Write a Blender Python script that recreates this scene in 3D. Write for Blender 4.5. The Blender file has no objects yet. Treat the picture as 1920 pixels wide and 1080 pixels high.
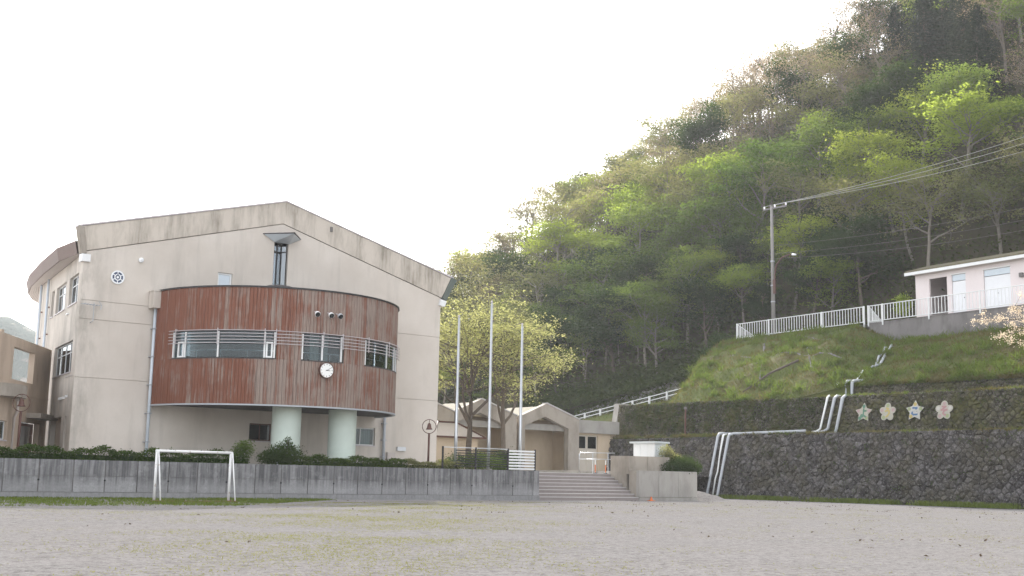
import bpy, bmesh, math, random
import numpy as np
from mathutils import Vector, Matrix

# ------------------------------------------------------------------ camera, sky, sun, exposure
scene = bpy.context.scene
COL = scene.collection
CAM_F, CAM_YAW, CAM_PITCH, CAM_ROLL = 2256.0, 38.7, 8.91, 1.15
cd = bpy.data.cameras.new('camera'); cam = bpy.data.objects.new('camera', cd); COL.objects.link(cam)
cd.sensor_width = 36.0; cd.lens = 36.0 * CAM_F / 1920.0; cd.clip_start = 0.1; cd.clip_end = 6000
_y, _p, _r = map(math.radians, (CAM_YAW, CAM_PITCH, CAM_ROLL))
_F = Vector((math.sin(_y)*math.cos(_p), math.cos(_y)*math.cos(_p), math.sin(_p)))
_R0 = Vector((math.cos(_y), -math.sin(_y), 0)); _U0 = _R0.cross(_F)
_R = _R0*math.cos(_r) + _U0*math.sin(_r); _U = _U0*math.cos(_r) - _R0*math.sin(_r)
M = Matrix((_R, _U, -_F)).transposed().to_4x4(); M.translation = (0, 0, 1.3)
cam.matrix_world = M
scene.camera = cam

SUN_AZ = math.radians(35.0)        # clockwise from +Y
SUN_EL = math.radians(31.0)
world = bpy.data.worlds.new('World'); scene.world = world; world.use_nodes = True
wt = world.node_tree; wt.nodes.clear()
sky = wt.nodes.new('ShaderNodeTexSky'); sky.sky_type = 'NISHITA'; sky.sun_disc = False
sky.sun_elevation = SUN_EL; sky.sun_rotation = SUN_AZ
sky.air_density = 1.0; sky.dust_density = 1.6; sky.ozone_density = 1.0
bg = wt.nodes.new('ShaderNodeBackground'); bg.inputs['Strength'].default_value = 0.15
wo = wt.nodes.new('ShaderNodeOutputWorld')
# thin bright haze veil over the whole dome: paler, evenly lifted sky
hs = wt.nodes.new('ShaderNodeHueSaturation'); hs.inputs['Saturation'].default_value = 0.35
ad = wt.nodes.new('ShaderNodeMix'); ad.data_type = 'RGBA'; ad.blend_type = 'ADD'; ad.inputs[0].default_value = 1.0; ad.inputs[7].default_value = (1.6, 1.5, 1.4, 1)
wt.links.new(sky.outputs[0], hs.inputs['Color']); wt.links.new(hs.outputs[0], ad.inputs[6]); wt.links.new(ad.outputs[2], bg.inputs['Color']); wt.links.new(bg.outputs[0], wo.inputs['Surface'])
sl = bpy.data.lights.new('sun', 'SUN'); sl.energy = 4.3; sl.angle = math.radians(0.6); sl.color = (1.0, 0.955, 0.89)
sun = bpy.data.objects.new('sun', sl); COL.objects.link(sun)
_s = Vector((math.sin(SUN_AZ)*math.cos(SUN_EL), math.cos(SUN_AZ)*math.cos(SUN_EL), math.sin(SUN_EL)))
sun.rotation_euler = (-_s).to_track_quat('-Z', 'Y').to_euler(); sun.location = (60, 60, 120)
vs = scene.view_settings; vs.view_transform = 'Standard'; vs.look = 'None'; vs.gamma = 1.0
vs.use_curve_mapping = False; vs.exposure = 1.37
scene.render.engine = 'CYCLES'
cy = scene.cycles; cy.use_denoising = True; cy.denoiser = 'OPENIMAGEDENOISE'
cy.max_bounces = 7; cy.diffuse_bounces = 3; cy.glossy_bounces = 3; cy.transmission_bounces = 4
cy.transparent_max_bounces = 8; cy.volume_bounces = 1; cy.caustics_reflective = False; cy.caustics_refractive = False

HAZE_D, HAZE_G = 0.00016, 0.4
random.seed(3)
RNG = np.random.default_rng(3)

# ------------------------------------------------------------------ materials
MATS = {}
class NT:
    def __init__(s, name):
        s.m = bpy.data.materials.new(name); s.m.use_nodes = True
        s.t = s.m.node_tree; s.t.nodes.clear()
        s.out = s.n('ShaderNodeOutputMaterial'); MATS[name] = s.m
        s.geo = None
    def n(s, k, **kw):
        x = s.t.nodes.new(k)
        for a, b in kw.items(): setattr(x, a, b)
        return x
    def l(s, a, b): s.t.links.new(a, b)
    def pos(s, scale=(1, 1, 1)):
        if s.geo is None: s.geo = s.n('ShaderNodeNewGeometry')
        v = s.n('ShaderNodeVectorMath', operation='MULTIPLY'); s.l(s.geo.outputs['Position'], v.inputs[0]); v.inputs[1].default_value = scale
        return v.outputs[0]
    def noise(s, scale, detail=4, rough=.55, vec=None, dist=0.0):
        x = s.n('ShaderNodeTexNoise'); x.inputs['Scale'].default_value = scale; x.inputs['Detail'].default_value = detail
        x.inputs['Roughness'].default_value = rough; x.inputs['Distortion'].default_value = dist
        s.l(vec if vec is not None else s.pos(), x.inputs['Vector'])
        return x.outputs['Fac']
    def ramp(s, fac, stops):
        x = s.n('ShaderNodeValToRGB'); e = x.color_ramp.elements
        while len(e) < len(stops): e.new(.5)
        for i, (p, c) in enumerate(stops):
            e[i].position = p; e[i].color = (*c, 1) if hasattr(c, '__len__') else (c, c, c, 1)
        s.l(fac, x.inputs[0]); return x.outputs[0]
    def mix(s, fac, a, b, mode='MIX'):
        x = s.n('ShaderNodeMix', data_type='RGBA', blend_type=mode)
        for sock, v in ((x.inputs[0], fac), (x.inputs[6], a), (x.inputs[7], b)):
            if hasattr(v, 'is_output'): s.l(v, sock)
            elif hasattr(v, '__len__'): sock.default_value = (*v, 1) if len(v) == 3 else v
            else: sock.default_value = v
        return x.outputs[2]
    def math(s, op, a, b=0.0, clamp=False):
        x = s.n('ShaderNodeMath', operation=op); x.use_clamp = clamp
        for i, v in enumerate((a, b)):
            if hasattr(v, 'is_output'): s.l(v, x.inputs[i])
            else: x.inputs[i].default_value = v
        return x.outputs[0]
    def rnd(s):
        return s.n('ShaderNodeObjectInfo').outputs['Random']
    def sepz(s):
        x = s.n('ShaderNodeSeparateXYZ'); s.l(s.pos(), x.inputs[0]); return x.outputs
    def principled(s, col, rough=.8, metal=0.0, bump=None, bstr=.3, bdist=.02, spec=.4):
        p = s.n('ShaderNodeBsdfPrincipled')
        if hasattr(col, 'is_output'): s.l(col, p.inputs['Base Color'])
        else: p.inputs['Base Color'].default_value = (*col, 1)
        if hasattr(rough, 'is_output'): s.l(rough, p.inputs['Roughness'])
        else: p.inputs['Roughness'].default_value = rough
        p.inputs['Metallic'].default_value = metal
        p.inputs['Specular IOR Level'].default_value = spec
        if bump is not None:
            b = s.n('ShaderNodeBump'); b.inputs['Strength'].default_value = bstr; b.inputs['Distance'].default_value = bdist
            s.l(bump, b.inputs['Height']); s.l(b.outputs[0], p.inputs['Normal'])
        s.l(p.outputs[0], s.out.inputs['Surface']); return p

def simple(name, col, rough=.6, metal=0.0, var=.18, scale=3.0, spec=.4, objvar=0.0, bump=True):
    t = NT(name)
    n = t.noise(scale, 5, .6)
    c = t.mix(n, tuple(x*(1-var) for x in col), tuple(min(1, x*(1+var)) for x in col))
    if objvar:
        r = t.rnd(); c = t.mix(1.0, c, t.ramp(r, [(0, 1-objvar), (1, 1.0)]), 'MULTIPLY')
    t.principled(c, rough, metal, n if bump else None, .15, .01, spec)
    return t.m

# weathered plaster of the school walls
t = NT('plaster')
big = t.noise(.35, 5, .6); fine = t.noise(9, 5, .65)
c = t.mix(t.ramp(big, [(.35, 0), (.7, 1)]), (.53, .48, .425), (.625, .575, .52))
c = t.mix(t.ramp(fine, [(.3, 0), (.75, .25)]), c, (.50, .45, .40))
streak = t.noise(1.0, 5, .6, t.pos((1.3, 1.3, .16)))
streak2 = t.noise(1.0, 4, .6, t.pos((4.5, 4.5, .25)))
xyz = t.sepz()
hi = t.math('MULTIPLY', t.ramp(streak, [(.50, 0), (.72, 1)]), .34)
c = t.mix(hi, c, (.30, .275, .245))
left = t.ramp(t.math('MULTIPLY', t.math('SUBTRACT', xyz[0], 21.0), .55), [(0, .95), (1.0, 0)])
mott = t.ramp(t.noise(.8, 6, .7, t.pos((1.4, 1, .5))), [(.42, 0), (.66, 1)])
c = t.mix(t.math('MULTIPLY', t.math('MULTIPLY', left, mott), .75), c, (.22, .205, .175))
t.principled(c, .9, 0, fine, .12, .01, .2)

t = NT('plaster_band')   # parapet band with rain streaks
fine = t.noise(9, 5, .65)
s1 = t.noise(1.0, 6, .65, t.pos((.9, .9, .22))); s2 = t.noise(1.0, 5, .6, t.pos((5, 5, .3)))
m = t.math('MULTIPLY', t.ramp(s1, [(.42, 0), (.64, 1)]), t.ramp(s2, [(.32, .3), (.62, 1)]))
c = t.mix(t.noise(.5), (.50, .45, .39), (.59, .535, .47))
c = t.mix(t.math('MULTIPLY', m, .95), c, (.20, .175, .14))
t.principled(c, .9, 0, fine, .12, .01, .2)

def plaster2(name, a, b, stain, amt=.5):
    t = NT(name); fine = t.noise(8, 5, .65)
    c = t.mix(t.noise(.5, 5), a, b)
    s = t.ramp(t.noise(1.0, 6, .62, t.pos((.9, .9, .4))), [(.45, 0), (.75, 1)])
    c = t.mix(t.math('MULTIPLY', s, amt), c, stain)
    t.principled(c, .9, 0, fine, .15, .01, .2); return t.m
plaster2('annex_plaster', (.47, .37, .285), (.55, .45, .36), (.26, .20, .155), .6)
plaster2('tan_plaster', (.50, .40, .29), (.56, .46, .345), (.36, .28, .20), .45)
plaster2('grey_concrete', (.30, .285, .265), (.40, .38, .35), (.17, .16, .145), .7)
plaster2('warm_concrete', (.31, .275, .235), (.39, .35, .305), (.17, .15, .125), .8)
plaster2('shed_pink', (.70, .63, .625), (.76, .69, .685), (.58, .51, .50), .3)
plaster2('dark_concrete', (.15, .14, .14), (.24, .225, .22), (.08, .075, .07), .8)

t = NT('panel_concrete')   # retaining wall panels
fine = t.noise(12, 6, .7)
c = t.mix(t.noise(1.2, 6, .6), (.265, .262, .266), (.385, .382, .383))
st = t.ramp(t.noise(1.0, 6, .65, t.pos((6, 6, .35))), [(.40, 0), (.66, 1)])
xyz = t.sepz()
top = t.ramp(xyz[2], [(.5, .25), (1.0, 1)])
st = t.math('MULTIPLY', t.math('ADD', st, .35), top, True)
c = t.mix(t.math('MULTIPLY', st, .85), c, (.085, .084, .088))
pale = t.ramp(t.noise(2.6, 6, .7), [(.52, 0), (.72, 1)])
c = t.mix(t.math('MULTIPLY', pale, .4), c, (.46, .46, .46))
c = t.mix(t.ramp(fine, [(.35, .22), (.6, 0)]), c, (.08, .08, .08))
c = t.mix(1.0, c, t.ramp(t.rnd(), [(0, .82), (1, 1.05)]), 'MULTIPLY')
t.principled(c, .92, 0, fine, .3, .015, .2)

t = NT('plank_wood')       # weathered red stained boards
grain = t.noise(1.0, 6, .65, t.pos((26, 26, 1.3)))
long = t.noise(1.0, 4, .6, t.pos((11, 11, .28)))
blot = t.noise(.55, 4, .6)
red = t.mix(grain, (.128, .048, .029), (.228, .09, .056))
grey = t.mix(grain, (.13, .09, .072), (.36, .30, .26))
xyz = t.sepz()
wx = t.ramp(t.math('MULTIPLY', t.math('SUBTRACT', xyz[0], 25.0), .1), [(0.0, .08), (.25, .32), (.55, .60), (1.0, .54)])
wear = t.math('ADD', t.math('MULTIPLY', t.math('SUBTRACT', long, .5), 1.5), t.math('MULTIPLY', t.math('SUBTRACT', blot, .5), 1.4))
wear = t.math('ADD', wear, wx)
wear = t.math('ADD', wear, t.math('MULTIPLY', t.math('SUBTRACT', t.rnd(), .5), .42))
wear = t.math('ADD', wear, t.math('MULTIPLY', t.math('SUBTRACT', grain, .5), .9))
f = t.ramp(wear, [(.22, 0), (.62, .92)])
c = t.mix(f, red, grey)
c = t.mix(t.ramp(t.noise(1.0, 4, .6, t.pos((14, 14, .6))), [(.58, 0), (.70, .8)]), c, (.055, .03, .024))
t.principled(c, .75, 0, grain, .4, .01, .25)

def glass(name, tint=(.55, .62, .64), amount=.8, rough=.02):
    t = NT(name)
    tr = t.n('ShaderNodeBsdfTransparent'); tr.inputs[0].default_value = (*tint, 1)
    gl = t.n('ShaderNodeBsdfGlossy'); gl.inputs['Roughness'].default_value = rough; gl.inputs['Color'].default_value = (.9, .95, 1, 1)
    fr = t.n('ShaderNodeFresnel'); fr.inputs['IOR'].default_value = 1.5
    wob = t.n('ShaderNodeBump'); wob.inputs['Strength'].default_value = .03; wob.inputs['Distance'].default_value = .05
    t.l(t.noise(.9, 2), wob.inputs['Height']); t.l(wob.outputs[0], gl.inputs['Normal'])
    f = t.math('MULTIPLY', fr.outputs[0], amount, True)
    mx = t.n('ShaderNodeMixShader'); t.l(f, mx.inputs[0]); t.l(tr.outputs[0], mx.inputs[1]); t.l(gl.outputs[0], mx.inputs[2])
    t.l(mx.outputs[0], t.out.inputs['Surface']); return t.m
glass('glass'); glass('sky_glass', (.2, .25, .3), 4.0); glass('dark_glass', (.25, .28, .3))
simple('frosted_glass', (.55, .62, .68), .25, 0, .1)
simple('white_metal', (.72, .73, .73), .45, 0, .08, 6)
simple('pale_metal', (.50, .46, .475), .45, 0, .1, 6)
simple('silver_metal', (.55, .57, .6), .38, .75, .1, 5)
simple('pipe_grey', (.38, .40, .43), .5, .1, .12, 4)
simple('pipe_blue', (.55, .61, .67), .45, .1, .08, 4)
simple('brown_metal', (.10, .045, .035), .5, .2, .15)
simple('rust', (.20, .085, .05), .8, 0, .3, 12)
simple('black_metal', (.025, .025, .028), .45, .3, .1)
simple('dark_roof', (.055, .05, .05), .7, 0, .2)
simple('fascia_brown', (.14, .095, .08), .6, 0, .15)
simple('eave_dark', (.10, .12, .105), .5, .2, .1)
simple('soffit_white', (.48, .43, .40), .7, 0, .08)
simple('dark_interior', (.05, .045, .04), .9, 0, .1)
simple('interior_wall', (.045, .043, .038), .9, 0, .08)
simple('curtain', (.70, .68, .62), .9, 0, .12, 4)
simple('column_paint', (.56, .63, .575), .7, 0, .12, 1.2)
simple('door_brown', (.25, .14, .12), .6, 0, .1)
simple('door_white', (.74, .75, .77), .5, 0, .05)
simple('door_beige', (.52, .47, .40), .6, 0, .06)
simple('clock_face', (.82, .82, .80), .4, 0, .03)
simple('emblem_white', (.78, .80, .82), .5, 0, .05)
simple('emblem_blue', (.06, .08, .14), .5, 0, .1)
simple('orange', (.62, .14, .03), .6, 0, .1)
simple('cabinet_grey', (.55, .58, .6), .5, 0, .06)
simple('moss_roof', (.13, .115, .07), .9, 0, .4, 5)
simple('bark', (.13, .105, .085), .95, 0, .35, 6, objvar=.35)
simple('pale_bark', (.23, .205, .175), .95, 0, .3, 5, objvar=.4)
simple('twig_bark', (.22, .185, .155), .95, 0, .25, 3, objvar=.3)
simple('pole_concrete', (.22, .21, .20), .8, 0, .12)
simple('wire', (.62, .62, .58), .5, .3, .05)
simple('insulator', (.85, .85, .85), .3, 0, .02)
simple('paving', (.50, .485, .47), .9, 0, .12, 2)
simple('step_concrete', (.27, .235, .225), .9, 0, .18, 3, objvar=.12)

t = NT('goal_paint'); n = t.noise(9, 5, .7)
c = t.mix(t.ramp(n, [(.6, 0), (.7, 1)]), (.74, .74, .73), (.30, .16, .10)); t.principled(c, .5, 0)

t = NT('ground_sand')
f1 = t.noise(5.5, 10, .82); f2 = t.noise(.55, 5, .6); f3 = t.noise(.16, 5, .65); f4 = t.noise(22, 6, .8)
c = t.mix(t.ramp(f2, [(.3, 0), (.7, 1)]), (.208, .197, .190), (.240, .228, .220))
c = t.mix(t.ramp(f3, [(.45, 0), (.7, .45)]), c, (.224, .204, .19))
c = t.mix(t.ramp(f1, [(.40, .8), (.50, 0)]), c, (.11, .10, .097))
c = t.mix(t.ramp(f1, [(.53, 0), (.62, .8)]), c, (.27, .258, .247))
c = t.mix(t.ramp(f4, [(.54, 0), (.64, .75)]), c, (.32, .307, .294))
c = t.mix(t.ramp(f4, [(.36, .7), (.45, 0)]), c, (.085, .078, .074))
xyz = t.sepz()
gm = t.math('ADD', t.noise(.20, 5, .65), t.math('MULTIPLY', t.noise(3.2, 6, .75), .75))
bias = t.ramp(t.math('MULTIPLY', t.math('SUBTRACT', xyz[0], 2.0), .025), [(0, .06), (.35, .15), (.6, .03), (1, 0)])
gm = t.math('ADD', gm, bias)
c = t.mix(t.ramp(gm, [(1.03, 0), (1.3, .40)]), c, (.22, .212, .105))
df = t.n('ShaderNodeBsdfDiffuse'); t.l(c, df.inputs[0]); df.inputs['Roughness'].default_value = .6
bp = t.n('ShaderNodeBump'); bp.inputs['Strength'].default_value = .35; bp.inputs['Distance'].default_value = .03; t.l(f1, bp.inputs['Height']); t.l(bp.outputs[0], df.inputs['Normal'])
t.l(df.outputs[0], t.out.inputs['Surface'])

t = NT('earth_grass')
n = t.noise(1.3, 6, .65); n2 = t.noise(.3, 4)
c = t.mix(n, (.05, .075, .02), (.13, .14, .045)); c = t.mix(t.ramp(n2, [(.5, 0), (.72, .8)]), c, (.14, .10, .06))
t.principled(c, .95, 0, n, .6, .08, .1)
t = NT('forest_floor')
n = t.noise(.7, 6, .7); c = t.mix(n, (.035, .035, .02), (.09, .075, .05)); t.principled(c, .95, 0, n, .5, .1, .1)

def stone_mat(name, a, b, moss, mossamt, pale):
    t = NT(name)
    n = t.noise(7, 6, .7)
    at = t.n('ShaderNodeAttribute'); at.attribute_name = 'sv'; r = t.math('FRACT', t.math('ADD', t.rnd(), at.outputs['Fac']))
    cell = t.noise(1.7, 3, .5)
    c = t.mix(t.ramp(r, [(0, 0), (1, 1)]), a, b)
    c = t.mix(t.ramp(n, [(.35, .6), (.6, 0)]), c, tuple(x*.45 for x in a))
    c = t.mix(t.ramp(t.noise(11, 5, .75), [(.54, 0), (.66, .95)]), c, pale)
    c = t.mix(t.math('MULTIPLY', t.ramp(t.noise(.55, 5, .65), [(.42, 0), (.62, 1)]), mossamt), c, moss)
    c = t.mix(1.0, c, t.ramp(cell, [(.3, .7), (.7, 1.15)]), 'MULTIPLY')
    t.principled(c, .95, 0, n, .5, .04, .15); return t.m
stone_mat('stone_grey', (.038, .034, .036), (.155, .145, .145), (.075, .066, .035), .5, (.34, .33, .325))
stone_mat('stone_mossy', (.045, .04, .032), (.125, .112, .088), (.085, .082, .032), .95, (.30, .285, .255))
stone_mat('stone_pale', (.14, .13, .12), (.36, .35, .34), (.07, .085, .035), .6, (.5, .49, .48))
simple('stone_joint', (.05, .046, .042), .95, 0, .3, 4)

def leaf_mat(name, cols, trans=.5, tint=(1.15, 1.1, .6), objv=.35, dry=None):
    t = NT(name)
    n = t.noise(1.4, 3, .6); n2 = t.noise(11, 2, .5)
    c = t.mix(t.ramp(n, [(.3, 0), (.7, 1)]), cols[0], cols[1])
    c = t.mix(t.ramp(n2, [(.4, 0), (.75, .6)]), c, cols[2])
    if dry: c = t.mix(t.ramp(t.noise(.45, 6, .7), [(.42, 0), (.54, .85)]), c, dry)
    c = t.mix(1.0, c, t.ramp(t.rnd(), [(0, (1-objv, 1-objv*.8, 1-objv)), (.5, 1.0), (1, (1.12, 1.04, 1.0))]), 'MULTIPLY')
    d = t.n('ShaderNodeBsdfDiffuse'); t.l(c, d.inputs[0])
    tr = t.n('ShaderNodeBsdfTranslucent'); t.l(t.mix(1.0, c, tint, 'MULTIPLY'), tr.inputs[0])
    mx = t.n('ShaderNodeMixShader'); mx.inputs[0].default_value = trans
    t.l(d.outputs[0], mx.inputs[1]); t.l(tr.outputs[0], mx.inputs[2]); t.l(mx.outputs[0], t.out.inputs['Surface'])
    return t.m
leaf_mat('leaf_fresh', [(.24, .33, .07), (.34, .42, .11), (.16, .235, .05)], .64, (1.08, 1.04, .6), .4)
leaf_mat('leaf_mid', [(.135, .20, .06), (.20, .265, .08), (.085, .135, .038)], .6, (1.08, 1.05, .62), .5)
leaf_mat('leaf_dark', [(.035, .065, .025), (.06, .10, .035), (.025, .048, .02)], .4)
leaf_mat('leaf_pale', [(.22, .23, .11), (.29, .285, .15), (.17, .19, .08)], .55, (1.05, 1.03, .75))
leaf_mat('leaf_bud', [(.30, .235, .165), (.36, .28, .20), (.25, .235, .13)], .5, (1.05, 1, .85))
leaf_mat('leaf_conifer', [(.022, .037, .026), (.038, .055, .036), (.016, .026, .02)], .2)
leaf_mat('leaf_zelkova', [(.32, .33, .165), (.39, .395, .21), (.26, .28, .125)], .58, (1.06, 1.03, .72), .1)
leaf_mat('leaf_hedge', [(.06, .105, .026), (.11, .16, .042), (.035, .06, .018)], .4)
leaf_mat('leaf_under', [(.045, .075, .028), (.09, .125, .042), (.06, .055, .03)], .4)
leaf_mat('grass', [(.09, .13, .038), (.15, .19, .058), (.07, .095, .03)], .4, (1.1, 1.1, .7), 0, (.15, .12, .058))
leaf_mat('grass_verge', [(.10, .15, .035), (.16, .20, .05), (.08, .12, .03)], .4, (1.1, 1.1, .7), 0)
leaf_mat('grass_dry', [(.20, .20, .065), (.26, .25, .09), (.15, .17, .05)], .3, (1.1, 1.1, .8), 0)
leaf_mat('blossom', [(.74, .68, .56), (.80, .74, .62), (.66, .59, .46)], .4, (1.05, 1, .9), 0)
leaf_mat('dead_leaf', [(.10, .075, .055), (.06, .045, .035), (.18, .13, .08)], .2, (1, 1, 1), 0)

# ------------------------------------------------------------------ geometry helpers
class MB:
    def __init__(s): s.v = []; s.f = []
    def add(s, vs, fs):
        o = len(s.v); s.v += [tuple(v) for v in vs]; s.f += [tuple(i+o for i in f) for f in fs]; return s
    def box(s, x0, x1, y0, y1, z0, z1, T=None):
        v = [(x, y, z) for z in (z0, z1) for y in (y0, y1) for x in (x0, x1)]
        if T is not None: v = [T(p) for p in v]
        return s.add(v, [(0, 2, 3, 1), (4, 5, 7, 6), (0, 1, 5, 4), (2, 6, 7, 3), (0, 4, 6, 2), (1, 3, 7, 5)])
    def prism(s, poly, ext, T):     # poly 2D, extruded 0..ext ; T(a,b,d)->xyz
        n = len(poly)
        v = [T(a, b, 0) for a, b in poly] + [T(a, b, ext) for a, b in poly]
        return s.add(v, [tuple(range(n))[::-1], tuple(range(n, 2*n))] + [(i, (i+1) % n, n+(i+1) % n, n+i) for i in range(n)])
    def tube(s, pts, r, n=8, cap=True):
        pts = [Vector(p) for p in pts]; rs = r if hasattr(r, '__len__') else [r]*len(pts)
        rings = []; up = Vector((0, 0, 1))
        for i, p in enumerate(pts):
            d = (pts[min(i+1, len(pts)-1)] - pts[max(i-1, 0)]).normalized()
            a = d.cross(up)
            if a.length < 1e-3: a = d.cross(Vector((1, 0, 0)))
            a.normalize(); b = d.cross(a)
            # keep miter width at corners
            k = 1.0
            if 0 < i < len(pts)-1:
                c = (pts[i+1]-pts[i]).normalized().dot(d); k = 1/max(c, .6)
            rings.append([p + (a*math.cos(2*math.pi*j/n) + b*math.sin(2*math.pi*j/n))*rs[i]*k for j in range(n)])
        v = [q for R in rings for q in R]; f = []
        for i in range(len(pts)-1):
            for j in range(n):
                f.append((i*n+j, i*n+(j+1) % n, (i+1)*n+(j+1) % n, (i+1)*n+j))
        if cap: f += [tuple(range(n))[::-1], tuple((len(pts)-1)*n+j for j in range(n))]
        return s.add(v, f)
    def lathe(s, prof, c, n=24):    # prof (r,z), around vertical axis at c
        v = []; f = []
        for r, z in prof:
            for j in range(n):
                a = 2*math.pi*j/n; v.append((c[0]+r*math.cos(a), c[1]+r*math.sin(a), c[2]+z))
        for i in range(len(prof)-1):
            for j in range(n): f.append((i*n+j, i*n+(j+1) % n, (i+1)*n+(j+1) % n, (i+1)*n+j))
        return s.add(v, f)
    def build(s, name, mat, parent=None, smooth=False, label=None, cat=None, group=None, kind=None, origin=None):
        me = bpy.data.meshes.new(name)
        if parent is not None: o = wloc(parent)
        elif origin is not None: o = Vector(origin)
        else:
            a = np.array(s.v); o = Vector(((a[:, 0].min()+a[:, 0].max())/2, (a[:, 1].min()+a[:, 1].max())/2, a[:, 2].min()))
        if origin is not None and parent is not None: o2 = Vector(origin)
        else: o2 = o
        me.from_pydata([(x-o2.x, y-o2.y, z-o2.z) for x, y, z in s.v], [], s.f)
        me.materials.append(MATS[mat])
        if smooth: me.polygons.foreach_set('use_smooth', [True]*len(me.polygons))
        me.update()
        ob = bpy.data.objects.new(name, me); COL.objects.link(ob)
        if parent is not None: ob.parent = parent; ob.location = o2 - o
        else: ob.location = o
        return tag(ob, label, cat, group, kind)
def wloc(o):
    v = Vector(o.location)
    while o.parent: o = o.parent; v += o.location
    return v
def tag(o, label=None, cat=None, group=None, kind=None):
    if label: o['label'] = label
    if cat: o['category'] = cat
    if group: o['group'] = group
    if kind: o['kind'] = kind
    return o
def thing(name, loc, label, cat, group=None):
    o = bpy.data.objects.new(name, None); COL.objects.link(o); o.location = loc; o.empty_display_size = .3
    return tag(o, label, cat, group)
def wrap(me, name, loc, mat=None, parent=None, **kw):
    ob = bpy.data.objects.new(name, me); COL.objects.link(ob)
    if parent is not None: ob.parent = parent; ob.location = Vector(loc) - wloc(parent)
    else: ob.location = loc
    if mat: me.materials.append(MATS[mat])
    return tag(ob, **kw)
def fixn(ob):
    bm = bmesh.new(); bm.from_mesh(ob.data); bmesh.ops.recalc_face_normals(bm, faces=bm.faces); bm.to_mesh(ob.data); bm.free(); return ob
def poly_holes(name, outer, holes, depth, T, mat, parent=None, **kw):
    """flat plate with real openings: 2D outline + holes, extruded by depth along T's third axis"""
    cu = bpy.data.curves.new('tmp', 'CURVE'); cu.dimensions = '2D'; cu.fill_mode = 'BOTH'; cu.extrude = depth/2
    for pl in [outer] + list(holes):
        sp = cu.splines.new('POLY'); sp.points.add(len(pl)-1); sp.use_cyclic_u = True
        for p, (a, b) in zip(sp.points, pl): p.co = (a, b, 0, 1)
    ob = bpy.data.objects.new('tmp', cu)
    me = bpy.data.meshes.new_from_object(ob)
    vs = [T(v.co.x, v.co.y, v.co.z + depth/2) for v in me.vertices]; fs = [tuple(p.vertices) for p in me.polygons]
    bpy.data.objects.remove(ob); bpy.data.curves.remove(cu); bpy.data.meshes.remove(me)
    mb = MB(); mb.add(vs, fs)
    o = mb.build(name, mat, parent, **kw); fixn(o); return o
def rect(a0, a1, b0, b1): return [(a0, b0), (a1, b0), (a1, b1), (a0, b1)]

def quads_mesh(name, V):
    """V: (n,4,3) numpy array of quads"""
    n = len(V); me = bpy.data.meshes.new(name)
    me.vertices.add(n*4); me.vertices.foreach_set('co', V.reshape(-1).astype(np.float32))
    me.loops.add(n*4); me.loops.foreach_set('vertex_index', np.arange(n*4, dtype=np.int32))
    me.polygons.add(n); me.polygons.foreach_set('loop_start', np.arange(0, n*4, 4, dtype=np.int32))
    me.update(calc_edges=True); me.validate(); return me
def leaves(C, size, up=.8, rng=RNG, aspect=.55):
    n = len(C); N = rng.normal(size=(n, 3)); N[:, 2] = np.abs(N[:, 2]) + up*1.5; N /= np.linalg.norm(N, axis=1)[:, None]
    t = rng.normal(size=(n, 3)); t -= (t*N).sum(1)[:, None]*N; t /= np.linalg.norm(t, axis=1)[:, None]
    b = np.cross(N, t); s = (np.asarray(size)*rng.uniform(.6, 1.3, n))[:, None]
    bend = N*s*.15
    return np.stack([C-t*s, C+b*s*aspect+bend, C+t*s, C-b*s*aspect+bend], 1)
def blades(P, h, w, rng=RNG, lean=.5):
    """grass blades as thin quads standing on points P"""
    n = len(P); a = rng.uniform(0, 2*math.pi, n); d = np.stack([np.cos(a), np.sin(a), np.zeros(n)], 1)
    hh = (h*rng.uniform(.5, 1.4, n))[:, None]; ww = w*rng.uniform(.6, 1.3, n)[:, None]
    ln = rng.normal(size=(n, 3))*lean; ln[:, 2] = 1
    tip = P + ln*hh
    return np.stack([P-d*ww, P+d*ww, tip+d*ww*.3, tip-d*ww*.3], 1)

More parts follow.
